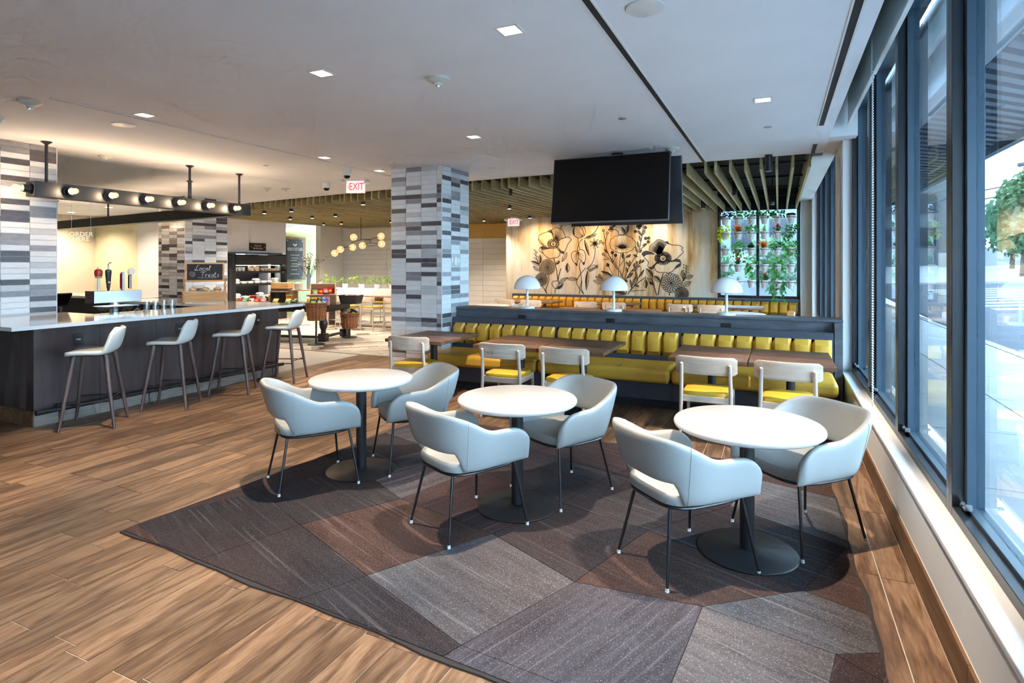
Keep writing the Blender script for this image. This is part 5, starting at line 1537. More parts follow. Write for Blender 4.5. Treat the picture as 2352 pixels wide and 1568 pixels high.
SN = {k: mat('snack_' + k, c, 0.35, var=0.12, scale=25) for k, c in (('red', (0.55, 0.02, 0.02)), ('yellow', (0.75, 0.50, 0.03)), ('green', (0.10, 0.38, 0.06)), ('blue', (0.03, 0.10, 0.38)), ('black', (0.015, 0.015, 0.018)), ('white', (0.72, 0.70, 0.66)), ('orange', (0.75, 0.22, 0.02)), ('lime', (0.35, 0.60, 0.18)), ('pink', (0.70, 0.22, 0.22)))}
def bag(p, col, lab, group, rz=0.0, tilt=0.0, w_=0.14, h_=0.19, roll=0.0):
    t = thing('snack_bag', lab, 'snack bag', p, rz, group); t.rotation_euler = (tilt, roll, rz)
    G = []
    for i_ in range(9):
        u = i_ / 8
        ring = []
        th = 0.036 * math.sin(math.pi * min(1, max(0, u))) ** 0.6 + 0.001
        for k in range(12):
            a = 2 * math.pi * k / 12
            ring.append((w_ / 2 * math.cos(a) * (1 - 0.06 * math.sin(math.pi * u)), th * math.sin(a), u * h_))
        G.append(ring)
    b_ = MB().rings(G).build('pouch', SN[col], t, smooth=True)
    oc = {'red': 'yellow', 'yellow': 'white', 'green': 'white', 'blue': 'white', 'black': 'lime', 'white': 'red', 'orange': 'white', 'lime': 'white', 'pink': 'white'}[col]
    G = [[(w_ * 0.28 * (i_ / 3 - 1), -0.040 + 0.012 * (i_ / 3 - 1) ** 2, h_ * (0.42 + 0.07 * j)) for j in range(4)] for i_ in range(7)]
    MB().slab(G, 0.003).build('printed_label', SN[oc], b_, smooth=True)
# tilted crate of snacks
def crate(loc, rot, w_, d_, h_, m, lab, th=0.02):
    t = thing('wooden_crate', lab, 'crate', loc); t.rotation_euler = rot
    MB().box(-w_ / 2, w_ / 2, -d_ / 2, d_ / 2, 0, th).build('bottom', m, t)
    for sy in (-1, 1):
        n = 2
        for k in range(n):
            MB().box(-w_ / 2, w_ / 2, sy * d_ / 2 - th / 2, sy * d_ / 2 + th / 2, th + k * (h_ - th) / n + 0.003, th + (k + 1) * (h_ - th) / n - 0.003).build('side_slat', m, t, bevel=0.002)
    for sx in (-1, 1):
        MB().box(sx * w_ / 2 - th / 2, sx * w_ / 2 + th / 2, -d_ / 2 - th / 2, d_ / 2 + th / 2, 0, h_).build('end_board', m, t, bevel=0.002)
    return t
crate((-9.20, 9.95, 0.905), (R(42), 0, R(40)), 0.52, 0.34, 0.28, m_crate, 'tilted open pine crate of snack packets on the snack table')
for k, (dx, dz, c) in enumerate(((-0.16, 0.0, 'lime'), (-0.04, 0.02, 'red'), (0.07, 0.02, 'pink'), (0.16, 0.03, 'red'))):
    bag((-9.16 + dx * 0.75, 9.88 + dx * 0.64, 0.94 + dz), c, 'snack packet in the tilted pine crate, %s' % ('the lime green one at the left', 'the red one left of middle', 'the pink one right of middle', 'the red one at the right')[k], 'packets in the tilted crate', R(40), R(-25), 0.12, 0.17)
crate((-10.38, 9.88, 0.90), (R(90), 0, R(25)), 0.34, 0.24, 0.20, m_cratedk, 'dark slatted crate standing on end on the snack table')
bx = thing('pine_box', 'light pine box behind the dark crate on the snack table', 'box', (-10.75, 10.25, 0.775), R(20))
MB().box(-0.2, 0.2, -0.12, 0.12, 0, 0.30).build('body', m_cratedk, bx); MB().box(-0.21, 0.21, -0.13, 0.13, 0.30, 0.44).build('lid', m_pine, bx, bevel=0.004)
sh_ = thing('display_riser', 'pale wood riser carrying the glass jars on the snack table', 'riser', (-9.75, 10.25, 0.775), R(20))
MB().box(-0.5, 0.5, -0.14, 0.14, 0.27, 0.295).build('top', m_crate, sh_); MB().box(-0.48, -0.44, -0.12, 0.12, 0, 0.27).build('end', m_crate, sh_); MB().box(0.44, 0.48, -0.12, 0.12, 0, 0.27).build('end', m_crate, sh_)
m_jar = glassmat('jar_glass', (0.95, 0.96, 0.95), 1.4)
def jar(loc, r, h, lab, col, lidm, s=1.0, knob=True):
    t = thing('glass_jar', lab, 'jar', loc, 0, 'jars on the snack table')
    MB().lathe([(r * 0.8, 0), (r, h * 0.15), (r, h * 0.75), (r * 0.7, h * 0.9), (r * 0.7, h * 0.92)], (0, 0, 0), 20).build('jar', m_jar, t, smooth=True)
    MB().lathe([(r * 0.72, 0.006), (r * 0.92, h * 0.15), (r * 0.92, h * 0.66), (r * 0.5, h * 0.72), (0.001, h * 0.73)], (0, 0, 0), 16).build('candy', SN[col], t, smooth=True)
    if knob: MB().lathe([(r * 0.74, h * 0.92), (r * 0.6, h * 1.0), (r * 0.15, h * 1.08), (r * 0.2, h * 1.14), (0.001, h * 1.2)], (0, 0, 0), 16).build('lid', lidm, t, smooth=True)
    else: MB().lathe([(r * 0.82, h * 0.92), (r * 0.82, h * 1.05), (0.001, h * 1.06)], (0, 0, 0), 18).build('lid', lidm, t, smooth=True)
jar((-10.13, 10.15, 1.07), 0.095, 0.22, 'glass jar of white sweets left of the twig vase', 'white', m_jar)
jar((-9.62, 10.34, 1.07), 0.095, 0.22, 'glass jar of dark and white sweets right of the twig vase', 'blue', m_jar)
jar((-10.62, 9.85, 0.775), 0.10, 0.26, 'yellow sweet jar with pointed glass lid on the snack table', 'yellow', m_jar)
jar((-8.75, 9.55, 0.775), 0.085, 0.26, 'plastic jar with black screw lid behind the first wicker basket', 'pink', m_black, knob=False)
vs_t = thing('twig_vase', 'tall glass vase of dried dark twigs on the riser', 'vase', (-9.92, 10.25, 1.07))
MB().lathe([(0.04, 0), (0.042, 0.01), (0.046, 0.36), (0.043, 0.36), (0.038, 0.015), (0.001, 0.012)], (0, 0, 0), 18, caps=False).build('vase', mat('vase_glass', (0.32, 0.42, 0.52), 0.08, metal=0.3), vs_t, smooth=True)
tw = MB(); fx = MB(); vr = random.Random(6)
for k in range(34):
    a = vr.uniform(0, 6.28); sp = vr.uniform(0.05, 0.30); h = vr.uniform(0.55, 0.92)
    if k == 0: a, sp, h = 0.2, 0.55, 0.85
    e_ = Vector((sp * math.cos(a), sp * math.sin(a), h))
    mid = Vector((e_.x * 0.35, e_.y * 0.35, h * 0.6))
    tw.tube([(0, 0, 0.2), mid, e_], [0.004, 0.003, 0.0015], 4)
    for q in range(7):
        f = vr.uniform(0.35, 1.0)
        p = mid.lerp(e_, f) + Vector((vr.uniform(-.02, .02), vr.uniform(-.02, .02), vr.uniform(-.02, .02)))
        (fx if vr.random() < 0.35 else tw).obox(p, 0.014, 0.014, 0.014, (vr.random(), vr.random(), 0))
tw.build('twigs', mat('twig_dark', (0.035, 0.028, 0.02), 0.8), vs_t); fx.build('buds', mat('twig_buds', (0.42, 0.34, 0.20), 0.8), vs_t)
# small packets lined along the front of the table
sr = random.Random(9)
cols = ['red', 'green', 'white', 'red', 'pink', 'red', 'yellow', 'orange', 'lime', 'black']
for k in range(10):
    if 3 < k < 9 and k % 2: continue
    lx, ly = -1.12 + k * 0.15, -0.44
    bag((-9.85 + lx * math.cos(R(14)) - ly * math.sin(R(14)), 9.75 + lx * math.sin(R(14)) + ly * math.cos(R(14)), 0.777), cols[k], '%s snack packet on the table edge, %s from the left' % ({'lime': 'lime green'}.get(cols[k], cols[k]), ('first', 'second', 'third', 'fourth', 'fifth', 'sixth', 'seventh', 'eighth', 'ninth', 'tenth')[k]), 'packets along the snack table', R(14), R(-35), 0.13, 0.15)
yb_ = thing('snack_box', 'small orange yellow carton beside the tilted crate', 'carton', (-9.80, 9.55, 0.775), R(20))
MB().box(-0.065, 0.065, -0.03, 0.03, 0, 0.20).build('carton', SN['orange'], yb_, bevel=0.003); MB().box(-0.05, 0.05, -0.033, -0.03, 0.05, 0.15).build('printed_label', SN['yellow'], yb_)
rb_ = thing('snack_box', 'stack of red and white cartons behind the bar corner', 'carton', (-10.65, 9.45, 0.775), R(15))
for k in range(4):
    MB().box(-0.16 + (k % 2) * 0.165, -0.01 + (k % 2) * 0.165, -0.05, 0.05, (k // 2) * 0.09, (k // 2) * 0.09 + 0.085).build('carton', SN['red' if k % 3 else 'white'], rb_, bevel=0.003)
bb_ = thing('woven_basket', 'black woven basket of packets at the end of the snack table', 'basket', (-8.70, 10.28, 0.775), R(14))
rg = []
for z, g in ((0, 0.85), (0.06, 0.92), (0.12, 0.97), (0.19, 1.04), (0.19, 0.98), (0.02, 0.8)):
    rg.append([(0.24 * g * math.copysign(abs(math.cos(a)) ** 0.3, math.cos(a)), 0.16 * g * math.copysign(abs(math.sin(a)) ** 0.3, math.sin(a)), z) for a in [2 * math.pi * k / 28 for k in range(28)]])
MB().rings(rg).build('basket', mat('black_weave', (0.02, 0.018, 0.02), 0.6, var=0.5, scale=60, stretch=(1, 1, 3), bump=0.8), bb_)
for k, c in enumerate(('orange', 'red', 'yellow')):
    bag((-8.85 + k * 0.14, 10.28 + k * 0.03, 0.86), c, '%s packet sticking out of the black woven basket' % c, 'packets in the black basket', R(20), R(-50), 0.13, 0.15)
# wicker baskets on stands
m_wick = mat('wicker', (0.27, 0.095, 0.028), 0.55, var=0.5, scale=45, stretch=(1, 1, 2.5), bump=0.7)
def wicker(x_, y_, zb, h, rt, rb, lab, bags, pos):
    t = thing('basket_stand', lab, 'basket', (x_, y_, 0), 0, 'wicker baskets on stands')
    MB().lathe([(0.17, 0), (0.17, 0.015), (0.02, 0.022)], (0, 0, 0), 28).cyl((0, 0, 0.02), (0, 0, zb), 0.02).build('stand', m_blkwood, t, smooth=True)
    n = 34
    rows = 20
    body = MB()
    rr_ = []
    for j in range(rows + 1):
        f = j / rows
        r_ = rb + (rt - rb) * f
        rr_.append([((r_ + 0.007 * math.cos(k * math.pi) + 0.003 * math.cos(j * math.pi)) * math.cos(2 * math.pi * k / n), (r_ + 0.007 * math.cos(k * math.pi) + 0.003 * math.cos(j * math.pi)) * math.sin(2 * math.pi * k / n), zb + h * f) for k in range(n)])
    inner = [[(p[0] * 0.93, p[1] * 0.93, p[2]) for p in r_] for r_ in rr_[::-5]]
    body.rings(rr_ + inner)
    body.build('weave', m_wick, t)
    MB().tube([(rt * 1.02 * math.cos(2 * math.pi * k / 24), rt * 1.02 * math.sin(2 * math.pi * k / 24), zb + h) for k in range(24)], 0.014, 7, closed=True).build('rim', m_wick, t, smooth=True)
    MB().tube([((rb + (rt - rb) * .8) * 1.03 * math.cos(2 * math.pi * k / 24), (rb + (rt - rb) * .8) * 1.03 * math.sin(2 * math.pi * k / 24), zb + h * 0.8) for k in range(24)], 0.006, 5, closed=True).build('wire_hoop', m_black, t)
    for k, (c, dx, dy, tl, rz, rl) in enumerate(bags):
        bag((x_ + dx, y_ + dy, zb + h - 0.09), c, '%s snack bag in the wicker basket %s, %s' % (c, pos, ('at the left', 'in the middle', 'at the right', 'at the front', 'at the front right')[k]), 'bags in the basket ' + pos, rz, tl, 0.16, 0.20, rl)
wicker(-8.65, 9.15, 0.50, 0.36, 0.215, 0.165, 'wicker basket of snack bags on a stand, nearest the bar', [('yellow', -0.08, -0.05, -.3, .5, -.2), ('yellow', 0.02, 0.02, -.2, .8, .1), ('blue', 0.10, 0.06, -.1, .9, .3), ('black', -0.02, -0.10, -.5, .6, .2), ('black', 0.09, -0.05, -.4, .9, .4)], 'nearest the bar')
wicker(-8.80, 10.35, 0.21, 0.34, 0.205, 0.16, 'wicker basket of snack bags on a stand, nearest the tiled column', [('red', -0.09, 0.0, -.2, .6, -.35), ('yellow', 0.03, 0.05, -.1, .8, .0), ('green', -0.03, -0.09, -.4, .6, .1), ('black', 0.09, -0.05, -.4, .9, .5), ('white', 0.05, -0.10, -.6, .7, .3)], 'nearest the column')

# ------------------------------------------------------------------ communal high table
m_marble = mat('marble', (0.70, 0.68, 0.62), 0.2, var=0.1, scale=3, detail=8)
ht = thing('communal_table', 'long dark wood communal table with marble planter ledge', 'table', (0, 0, 0))
MB().box(-11.7, -7.9, 12.0, 13.0, 0.775, 0.83).build('tabletop', m_wal, ht, bevel=0.003)
MB().box(-11.6, -8.0, 12.06, 12.94, 0.70, 0.775).build('apron', m_wal, ht)
lg_ = MB().box(-11.7, -7.9, 12.28, 12.72, 0.83, 1.005).build('marble_ledge', m_marble, ht, bevel=0.004)
for x_ in (-10.75, -9.7):
    MB().box(x_ - 0.05, x_ + 0.05, 12.272, 12.28, 0.87, 0.96).build('outlet', m_plastic, lg_)
for x_ in (-11.4, -8.2):
    MB().box(x_ - 0.12, x_ + 0.12, 12.3, 12.7, 0, 0.70).build('pedestal', m_wal, ht)
def make_counter_chair():
    t = thing('counter_chair', 'x', 'chair', (0, 0, 0), 0, 'counter height chairs at the communal table')
    for sx in (-1, 1):
        MB().tube([(sx * 0.215, -0.22, 0), (sx * 0.20, -0.20, 0.58), (sx * 0.19, -0.235, 0.80)], [0.013, 0.018, 0.014], 10).build('rear_leg', m_ashz, t, smooth=True)
        MB().tube([(sx * 0.215, 0.21, 0), (sx * 0.20, 0.19, 0.56)], [0.013, 0.018], 10).build('front_leg', m_ashz, t, smooth=True)
        MB().cyl((sx * 0.21, -0.21, 0.22), (sx * 0.21, 0.2, 0.22), 0.009, n=8).build('stretcher', m_chrome, t)
    MB().cyl((-0.21, 0.2, 0.18), (0.21, 0.2, 0.18), 0.009, n=8).cyl((-0.21, -0.21, 0.26), (0.21, -0.21, 0.26), 0.009, n=8).build('stretcher', m_chrome, t)
    G = [[(0.24 * (i_ / 6 - 1), -0.22 + 0.05 * (i_ / 6 - 1) ** 2, 0.70 + 0.035 * j) for j in range(5)] for i_ in range(13)]
    MB().slab(G, 0.016).build('backrest', m_ash, t, smooth=True, bevel=0.004)
    MB().box(-0.21, 0.21, -0.2, 0.2, 0.53, 0.57).build('seat_frame', m_ash, t, bevel=0.004)
    MB().box(-0.205, 0.205, -0.195, 0.205, 0.57, 0.60).build('seat', m_yel, t, bevel=0.012, seg=3)
    return t
cproto = freeze(make_counter_chair())
CC = [(-8.55, 11.75, R(-8), 'counter chair with yellow seat beside the middle tiled column'), (-9.25, 11.75, R(-8), 'counter chair with yellow seat, second from the tiled column'), (-10.05, 11.75, R(-8), 'counter chair with yellow seat, third from the tiled column'), (-10.75, 11.8, R(-6), 'counter chair half hidden behind the near wicker basket'),
      (-9.0, 13.35, R(180), 'counter chair on the far side of the communal table, right one'), (-10.2, 13.35, R(180), 'counter chair on the far side of the communal table, left one')]
for k, (x_, y_, rz, lab) in enumerate(CC):
    if k == 0: cproto.location = (x_, y_, 0); cproto.rotation_euler = (0, 0, rz); cproto['label'] = lab
    else: copy_tree(cproto, None, (x_, y_, 0), rz, lab)
m_pot = mat('pot_white', (0.72, 0.72, 0.72), 0.35)
m_lime = leafmat('pilea_leaf', (0.12, 0.24, 0.02), 0.35)
pr = random.Random(12)
for k, x_ in enumerate((-11.24, -10.74, -10.18, -9.66, -9.17)):
    t = thing('potted_plant', 'leafy plant in a white pot on the marble ledge, %s from the left' % ('first', 'second', 'third', 'fourth', 'fifth')[k], 'plant', (x_, 12.45, 1.005), 0, 'small plants on the communal table')
    MB().lathe([(0.055, 0), (0.072, 0.05), (0.072, 0.12), (0.066, 0.12), (0.06, 0.1), (0.001, 0.1)], (0, 0, 0), 18).build('pot', m_pot, t, smooth=True)
    mb = MB(); sm = MB()
    for q in range(24):
        a = pr.uniform(0, 6.28); el = pr.uniform(0.25, 1.3); ln = pr.uniform(0.12, 0.27)
        d_ = Vector((math.cos(a) * math.cos(el), math.sin(a) * math.cos(el), math.sin(el)))
        e_ = Vector((0, 0, 0.1)) + d_ * ln
        sm.tube([(0, 0, 0.09), e_], 0.002, 3)
        leaf_quads(mb, e_, (d_.x, d_.y, d_.z * 0.2), pr.uniform(0.07, 0.11), 0.065, pr)
    f = mb.build('foliage', m_lime, t); sm.build('stalks', m_lime, t)

# ------------------------------------------------------------------ globe chandelier
m_globe = glow_glass('amber_globe', (1.0, 0.58, 0.22), 1.1, 0.42)
m_glow = emit('globe_bulb', WARMER, 40.0)
ch = thing('globe_chandelier', 'branching chandelier with amber glass globes above the communal table', 'chandelier', (-10.08, 12.3, 2.31))
MB().cyl((0, 0, 0), (0, 0, 0.75), 0.008, n=8).build('drop_rod', m_black, ch)
J = {'hub': (0, 0, 0), 'a': (-0.18, -0.05, -0.05), 'b': (-0.50, -0.12, -0.22), 'c': (0.26, 0.05, 0.0), 'd': (0.26, 0.05, -0.09)}
for p, q in (('hub', 'a'), ('a', 'b'), ('hub', 'c'), ('c', 'd')):
    MB().cyl(J[p], J[q], 0.009, n=8).build('branch', m_black, ch)
GL = [((-0.76, -0.15, -0.36), 'b'), ((-0.56, -0.15, -0.26), 'b'), ((-0.36, 0.1, -0.20), 'b'), ((-0.16, -0.1, 0.06), 'a'), ((0.05, 0.0, -0.16), 'd'), ((0.58, 0.1, 0.08), 'c'), ((0.60, 0.1, -0.12), 'd')]
for p, j in GL:
    a = Vector(J[j]); b_ = Vector(p); d_ = (b_ - a).normalized()
    br_ = MB().cyl(a, b_ - d_ * 0.06, 0.007, n=8).build('branch', m_black, ch)
    MB().sphere(p, 0.095, 20, 12).build('globe', m_globe, br_, smooth=True)
    MB().sphere(p, 0.026, 10, 6).build('bulb', m_glow, br_, smooth=True)
    MB().cyl(b_ - d_ * 0.09, b_ - d_ * 0.03, 0.018, n=10).build('socket', m_black, br_)

# ------------------------------------------------------------------ track spots between the slats
SP = [(-0.1, 8.1, 0.30, 'black cylinder spot hanging before the far window bay, nearest the gypsum edge'), (-0.73, 10.7, 0.26, 'black cylinder spot in the slats left of the window bay'), (-0.1, 12.7, 0.24, 'black cylinder spot above the plant wall'), (-1.42, 12.8, 0.2, 'black cylinder spot right above the mural edge'),
      (-7.61, 9.25, 0.12, 'small black spot in the slats beside the EXIT sign'), (-9.91, 9.8, 0.1, 'small black spot in the slats, left of the EXIT sign'), (-10.88, 9.9, 0.1, 'small black spot in the slats nearest the bulb frame'), (-11.64, 11.44, 0.1, 'small lit spot above the hallway opening'), (-10.95, 11.43, 0.1, 'small lit spot between hallway and chandelier'),
      (-10.07, 11.23, 0.1, 'small lit spot in front of the chandelier'), (-12.52, 13.49, 0.1, 'small black spot above the cream wall'), (-11.79, 13.4, 0.1, 'small black spot above the left globes'), (-10.08, 13.5, 0.1, 'small black spot above the right globes'), (-5.31, 11.26, 0.1, 'small black spot in the slats right of the middle column'), (-7.3, 14.1, 0.1, 'small black spot beside the amber wall band'),
      (-5.8, 13.75, 0.1, 'small wall washing spot over the left poppy'), (-4.3, 13.75, 0.1, 'small wall washing spot over the middle of the mural'), (-2.8, 13.75, 0.1, 'small wall washing spot over the right poppy')]
m_spotlens = emit('spot_lens', (1.0, 0.88, 0.68), 6.0)
for k, (x_, y_, h, lab) in enumerate(SP):
    x_ = 0.36 - 0.095 - 0.19 * round((0.36 - 0.095 - x_) / 0.19)
    t = thing('track_spot', lab, 'spotlight', (x_, y_, 2.84), 0, 'spotlights in the slatted ceiling')
    MB().lathe([(0.045, 0), (0.045, h + 0.06), (0.02, h + 0.062)], (0, 0, -0.0), 16).build('barrel', m_black, t, smooth=True)
    MB().cyl((0, 0, h), (0, 0, 0.56), 0.012, n=8).build('stem', m_black, t)
    MB().lathe([(0.0005, -0.003), (0.036, -0.003), (0.036, 0.0)], (0, 0, 0), 14).build('lens', m_spotlens if k > 3 else m_dim, t)
    if k in (4, 5, 7, 8, 9, 10, 12): spot_lamp(t, (0, 0, -0.02), {4: 90, 5: 170, 7: 420, 10: 160}.get(k, 150), WARM, 130, 0.6)
    if k in (15, 16): spot_lamp(t, (0, 0, -0.02), 62 if k == 15 else 52, WARMER, 125, 0.8, rot=(R(28), 0, 0))
    if k == 17: spot_lamp(t, (0, 0, -0.02), 50, WARM, 125, 0.8, rot=(R(28), 0, 0))
    if k in (1, 13, 14): spot_lamp(t, (0, 0, -0.02), {1: 180, 13: 300, 14: 150}[k], WARM, 130, 0.6)
hs = MB().lathe([(0.02, 0), (0.028, 0.03), (0.028, 0.28), (0.01, 0.3)], (-4.05, 8.75, 2.80), 10).build('pendant_sprinkler', m_black); tag(hs, 'black pendant sprinkler between slats right of the tiled column', 'sprinkler')
# ------------------------------------------------------------------ back room furniture
m_must2 = mat('amber_vinyl', (0.52, 0.27, 0.022), 0.36, var=0.06, scale=4)
banquette(-6.60, -3.10, 14.5, 'long amber banquette under the flower mural, left half', 18, m_must2, depth=0.75, ztop=0.80, frame_top=0.86, zc=0.52, group='back banquettes')
banquette(-3.10, 0.40, 14.5, 'long amber banquette under the mural and plant wall, right half', 18, m_must2, depth=0.75, ztop=0.80, frame_top=0.86, zc=0.52, group='back banquettes')
for x_, lab in ((-6.0, 'distant walnut table at the left end of the back banquette'), (-5.25, 'distant walnut table beside the left end table of the back banquette'), (-4.03, 'distant walnut table below the left poppy'), (-3.28, 'distant walnut table below the middle flower'), (-1.90, 'distant walnut table below the right poppy'), (-1.15, 'distant walnut table left of the plant wall'), (-0.55, 'distant walnut table in front of the plant wall')):
    wtable(x_, 13.35, lab, 0, (0.92 if x_ < -0.6 else 0.75, 0.85, 1))
for x_, lab in ((-6.07, 'distant pale chair at the left end of the back banquette'), (-5.38, 'distant pale chair, second along the back banquette'), (-4.02, 'distant pale chair, third along the back banquette'), (-3.35, 'distant pale chair, fourth along the back banquette'), (-1.91, 'distant pale chair, fifth along the back banquette'), (-1.28, 'distant pale chair, sixth along the back banquette')):
    wchair(x_, 12.95, R(random.uniform(-4, 4)), lab)
wtable(-3.80, 11.40, 'walnut table behind the partition, between the left and middle dome lamps', 0, (1.1, 0.85, 1))
wtable(-2.50, 11.55, 'walnut table behind the partition, right of the middle dome lamp', 0, (1.0, 0.85, 1))
wchair(-3.2, 10.75, R(0), 'pale chair behind the partition left of the middle dome lamp')
wchair(-1.95, 10.85, R(0), 'pale chair behind the partition right of the middle dome lamp')
wchair(0.02, 11.55, R(100), 'pale chair at the far round table, window side')
wchair(-1.5, 11.9, R(-80), 'pale chair at the far round table, mural side')
wchair(-5.35, 11.5, R(90), 'pale chair at the far white table right of the tiled column')
wchair(-6.4, 11.3, R(-60), 'pale chair at the far white table, half hidden by the tiled column')
round_table((-0.75, 11.5, 0), 'distant white round table behind the right dome lamp', 0.56, 'white round tables in the back room')
round_table((-5.88, 11.6, 0), 'distant white round table behind the left end of the partition', 0.45, 'white round tables in the back room')

# ------------------------------------------------------------------ plant wall
m_terr = mat('pot_pale_clay', (0.66, 0.62, 0.57), 0.7, var=0.05, scale=8)
m_soil = mat('soil', (0.02, 0.015, 0.01), 0.95)
m_brom = [leafmat('bromeliad_orange', (0.75, 0.16, 0.012)), leafmat('bromeliad_red', (0.60, 0.03, 0.02))]
m_grey = leafmat('herb_grey_green', (0.14, 0.26, 0.14))
m_limeleaf = leafmat('golden_leaf', (0.50, 0.58, 0.02))
rods = thing('plant_rods', 'thin black horizontal rods holding the potted plants', 'rack', (0, 0, 0))
ROWZ = [2.66, 2.32, 1.95, 1.58, 1.22]
for z in ROWZ:
    MB().cyl((-1.28, 14.27, z + 0.035), (0.42, 14.27, z + 0.035), 0.006, n=6).build('rod', m_black, rods)
for x_ in (-1.26, -0.43, 0.40):
    MB().box(x_ - 0.012, x_ + 0.012, 14.30, 14.33, 1.0, 2.9).build('upright', m_black, rods)
PX = [-1.12, -0.84, -0.56, -0.29, -0.02, 0.25]
KIND = [['dark', 'bush', 'bush', 'bush', 'bush', 'soil'], ['gold', 'orange', 'bush', 'grass', 'redspike', 'vine'], ['herb', 'vine', 'dense', 'orange', 'bush', 'vine'], ['herb', 'redspike', 'vine', 'herb', 'vine', 'herb'], ['leafy', 'herb', 'leafy', 'redspike', 'trail', 'herb']]
DESC = {'dark': 'dark leaved plant', 'bush': 'bushy green plant', 'soil': 'bare pot of soil', 'gold': 'golden leaved trailing plant', 'orange': 'orange bromeliad', 'grass': 'pale grassy plant', 'redspike': 'arching bromeliad with red centre', 'vine': 'green vine', 'herb': 'grey green herb', 'dense': 'dense dark rosette plant', 'leafy': 'small broad leaved plant', 'trail': 'long trailing green vine'}
ORD = ('first', 'second', 'third', 'fourth', 'fifth', 'sixth')
g = random.Random(31)
potm = MB().lathe([(0.055, -0.10), (0.082, 0.04), (0.092, 0.04), (0.094, 0.075), (0.085, 0.075), (0.08, 0.055), (0.001, 0.055)], (0, 0, 0), 18).mesh('pot', m_terr, True)
for r_ in range(5):
    for c in range(6):
        kd = KIND[r_][c]
        t = thing('wall_planter', '%s, %s row from top, %s pot from left' % (DESC[kd], ORD[r_], ORD[c]), 'plant', (PX[c], 14.20, ROWZ[r_]), 0, 'potted plants on the plant wall')
        place('pot', potm, t, smooth=True)
        MB().tube([(0.0985 * math.cos(2 * math.pi * k / 14), 0.0985 * math.sin(2 * math.pi * k / 14), 0.035) for k in range(14)], 0.005, 5, closed=True).build('hoop', m_black, t)
        MB().sphere((0, -0.075, -0.035), 0.008, 6, 4).build('drain_plug', m_black, t)
        mb = MB()
        def burst(n, ln, wd, el0, el1, droop, mb_=mb, base=0.06):
            for q in range(n):
                a = g.uniform(0, 6.28); el = g.uniform(el0, el1)
                d_ = Vector((math.cos(a) * math.cos(el), 0.7 * math.sin(a) * math.cos(el), math.sin(el)))
                L_ = ln * g.uniform(0.6, 1.1); s = d_.cross(Vector((0, 0, 1)));
                s = s.normalized() if s.length > 1e-3 else Vector((1, 0, 0))
                p0 = Vector((g.uniform(-.03, .03), g.uniform(-.03, .03), base)); p1 = p0 + d_ * L_ * 0.5; p2 = p0 + d_ * L_ + Vector((0, 0, -droop * L_))
                mb_.add([p0 - s * wd * .3, p0 + s * wd * .3, p1 + s * wd * .5, p2, p1 - s * wd * .5], [(0, 1, 2, 4), (4, 2, 3)])
        def cloud(n, rx, rz_, cz, ln, wd, mb_=mb):
            for q in range(n):
                v_ = Vector((g.gauss(0, 1), g.gauss(0, 1), g.gauss(0, 1))).normalized() * g.random() ** .5
                leaf_quads(mb_, (v_.x * rx, v_.y * rx * .7, cz + v_.z * rz_), (v_.x + g.uniform(-.5, .5), v_.y - .3, v_.z + g.uniform(-.4, .5)), ln, wd, g)
        m_ = m_leaves[(r_ + c) % 2]
        if kd in ('bush', 'dark', 'leafy'):
            cloud(70 if kd != 'leafy' else 22, 0.14 if kd != 'leafy' else 0.08, 0.07, 0.13, 0.075, 0.045)
            if kd == 'dark': m_ = mat('leaf_dark', (0.03, 0.035, 0.02), 0.5)
            mb.build('foliage', m_, t)
        elif kd == 'dense':
            burst(90, 0.17, 0.035, 0.2, 1.5, 0.0); mb.build('foliage', leafmat('leaf_deep', (0.03, 0.10, 0.02), 0.35), t)
        elif kd == 'orange':
            burst(34, 0.26, 0.035, 0.5, 1.45, 0.05); mb.build('foliage', m_brom[0], t)
            m2_ = MB(); burst(14, 0.22, 0.035, 0.1, 0.7, 0.1, m2_); m2_.build('outer_leaves', m_leaves[2], t)
        elif kd == 'redspike':
            burst(22, 0.34, 0.04, 0.35, 1.1, 0.35); mb.build('foliage', m_leaves[0], t)
            m2_ = MB(); burst(12, 0.10, 0.04, 0.7, 1.5, 0.0, m2_, 0.16); m2_.build('bract', m_brom[1], t)
        elif kd == 'soil':
            MB().lathe([(0.09, 0.06), (0.10, 0.10), (0.07, 0.125), (0.001, 0.13)], (0, 0, 0), 14).build('soil', m_soil, t)
        elif kd in ('grass', 'herb'):
            burst(46 if kd == 'grass' else 30, 0.24 if kd == 'grass' else 0.13, 0.008, 0.7, 1.5, 0.05)
            cloud(16, 0.06, 0.03, 0.09, 0.03, 0.02); mb.build('foliage', m_grey if kd == 'herb' else m_leaves[2], t)
        else:
            cloud(34, 0.13, 0.07, 0.13, 0.085, 0.06)
            ln = 0.5 if kd == 'trail' else 0.25
            for q in range(5):
                x0 = g.uniform(-.14, .14); n_ = int(ln / 0.05)
                for s_ in range(n_):
                    leaf_quads(mb, (x0 + g.uniform(-.03, .03), -0.09, 0.05 - s_ * 0.05 * g.uniform(.6, 1.0)), (g.uniform(-1, 1), -.3, -.5), 0.07, 0.05, g)
            mb.build('foliage', m_limeleaf if kd == 'gold' else m_, t)

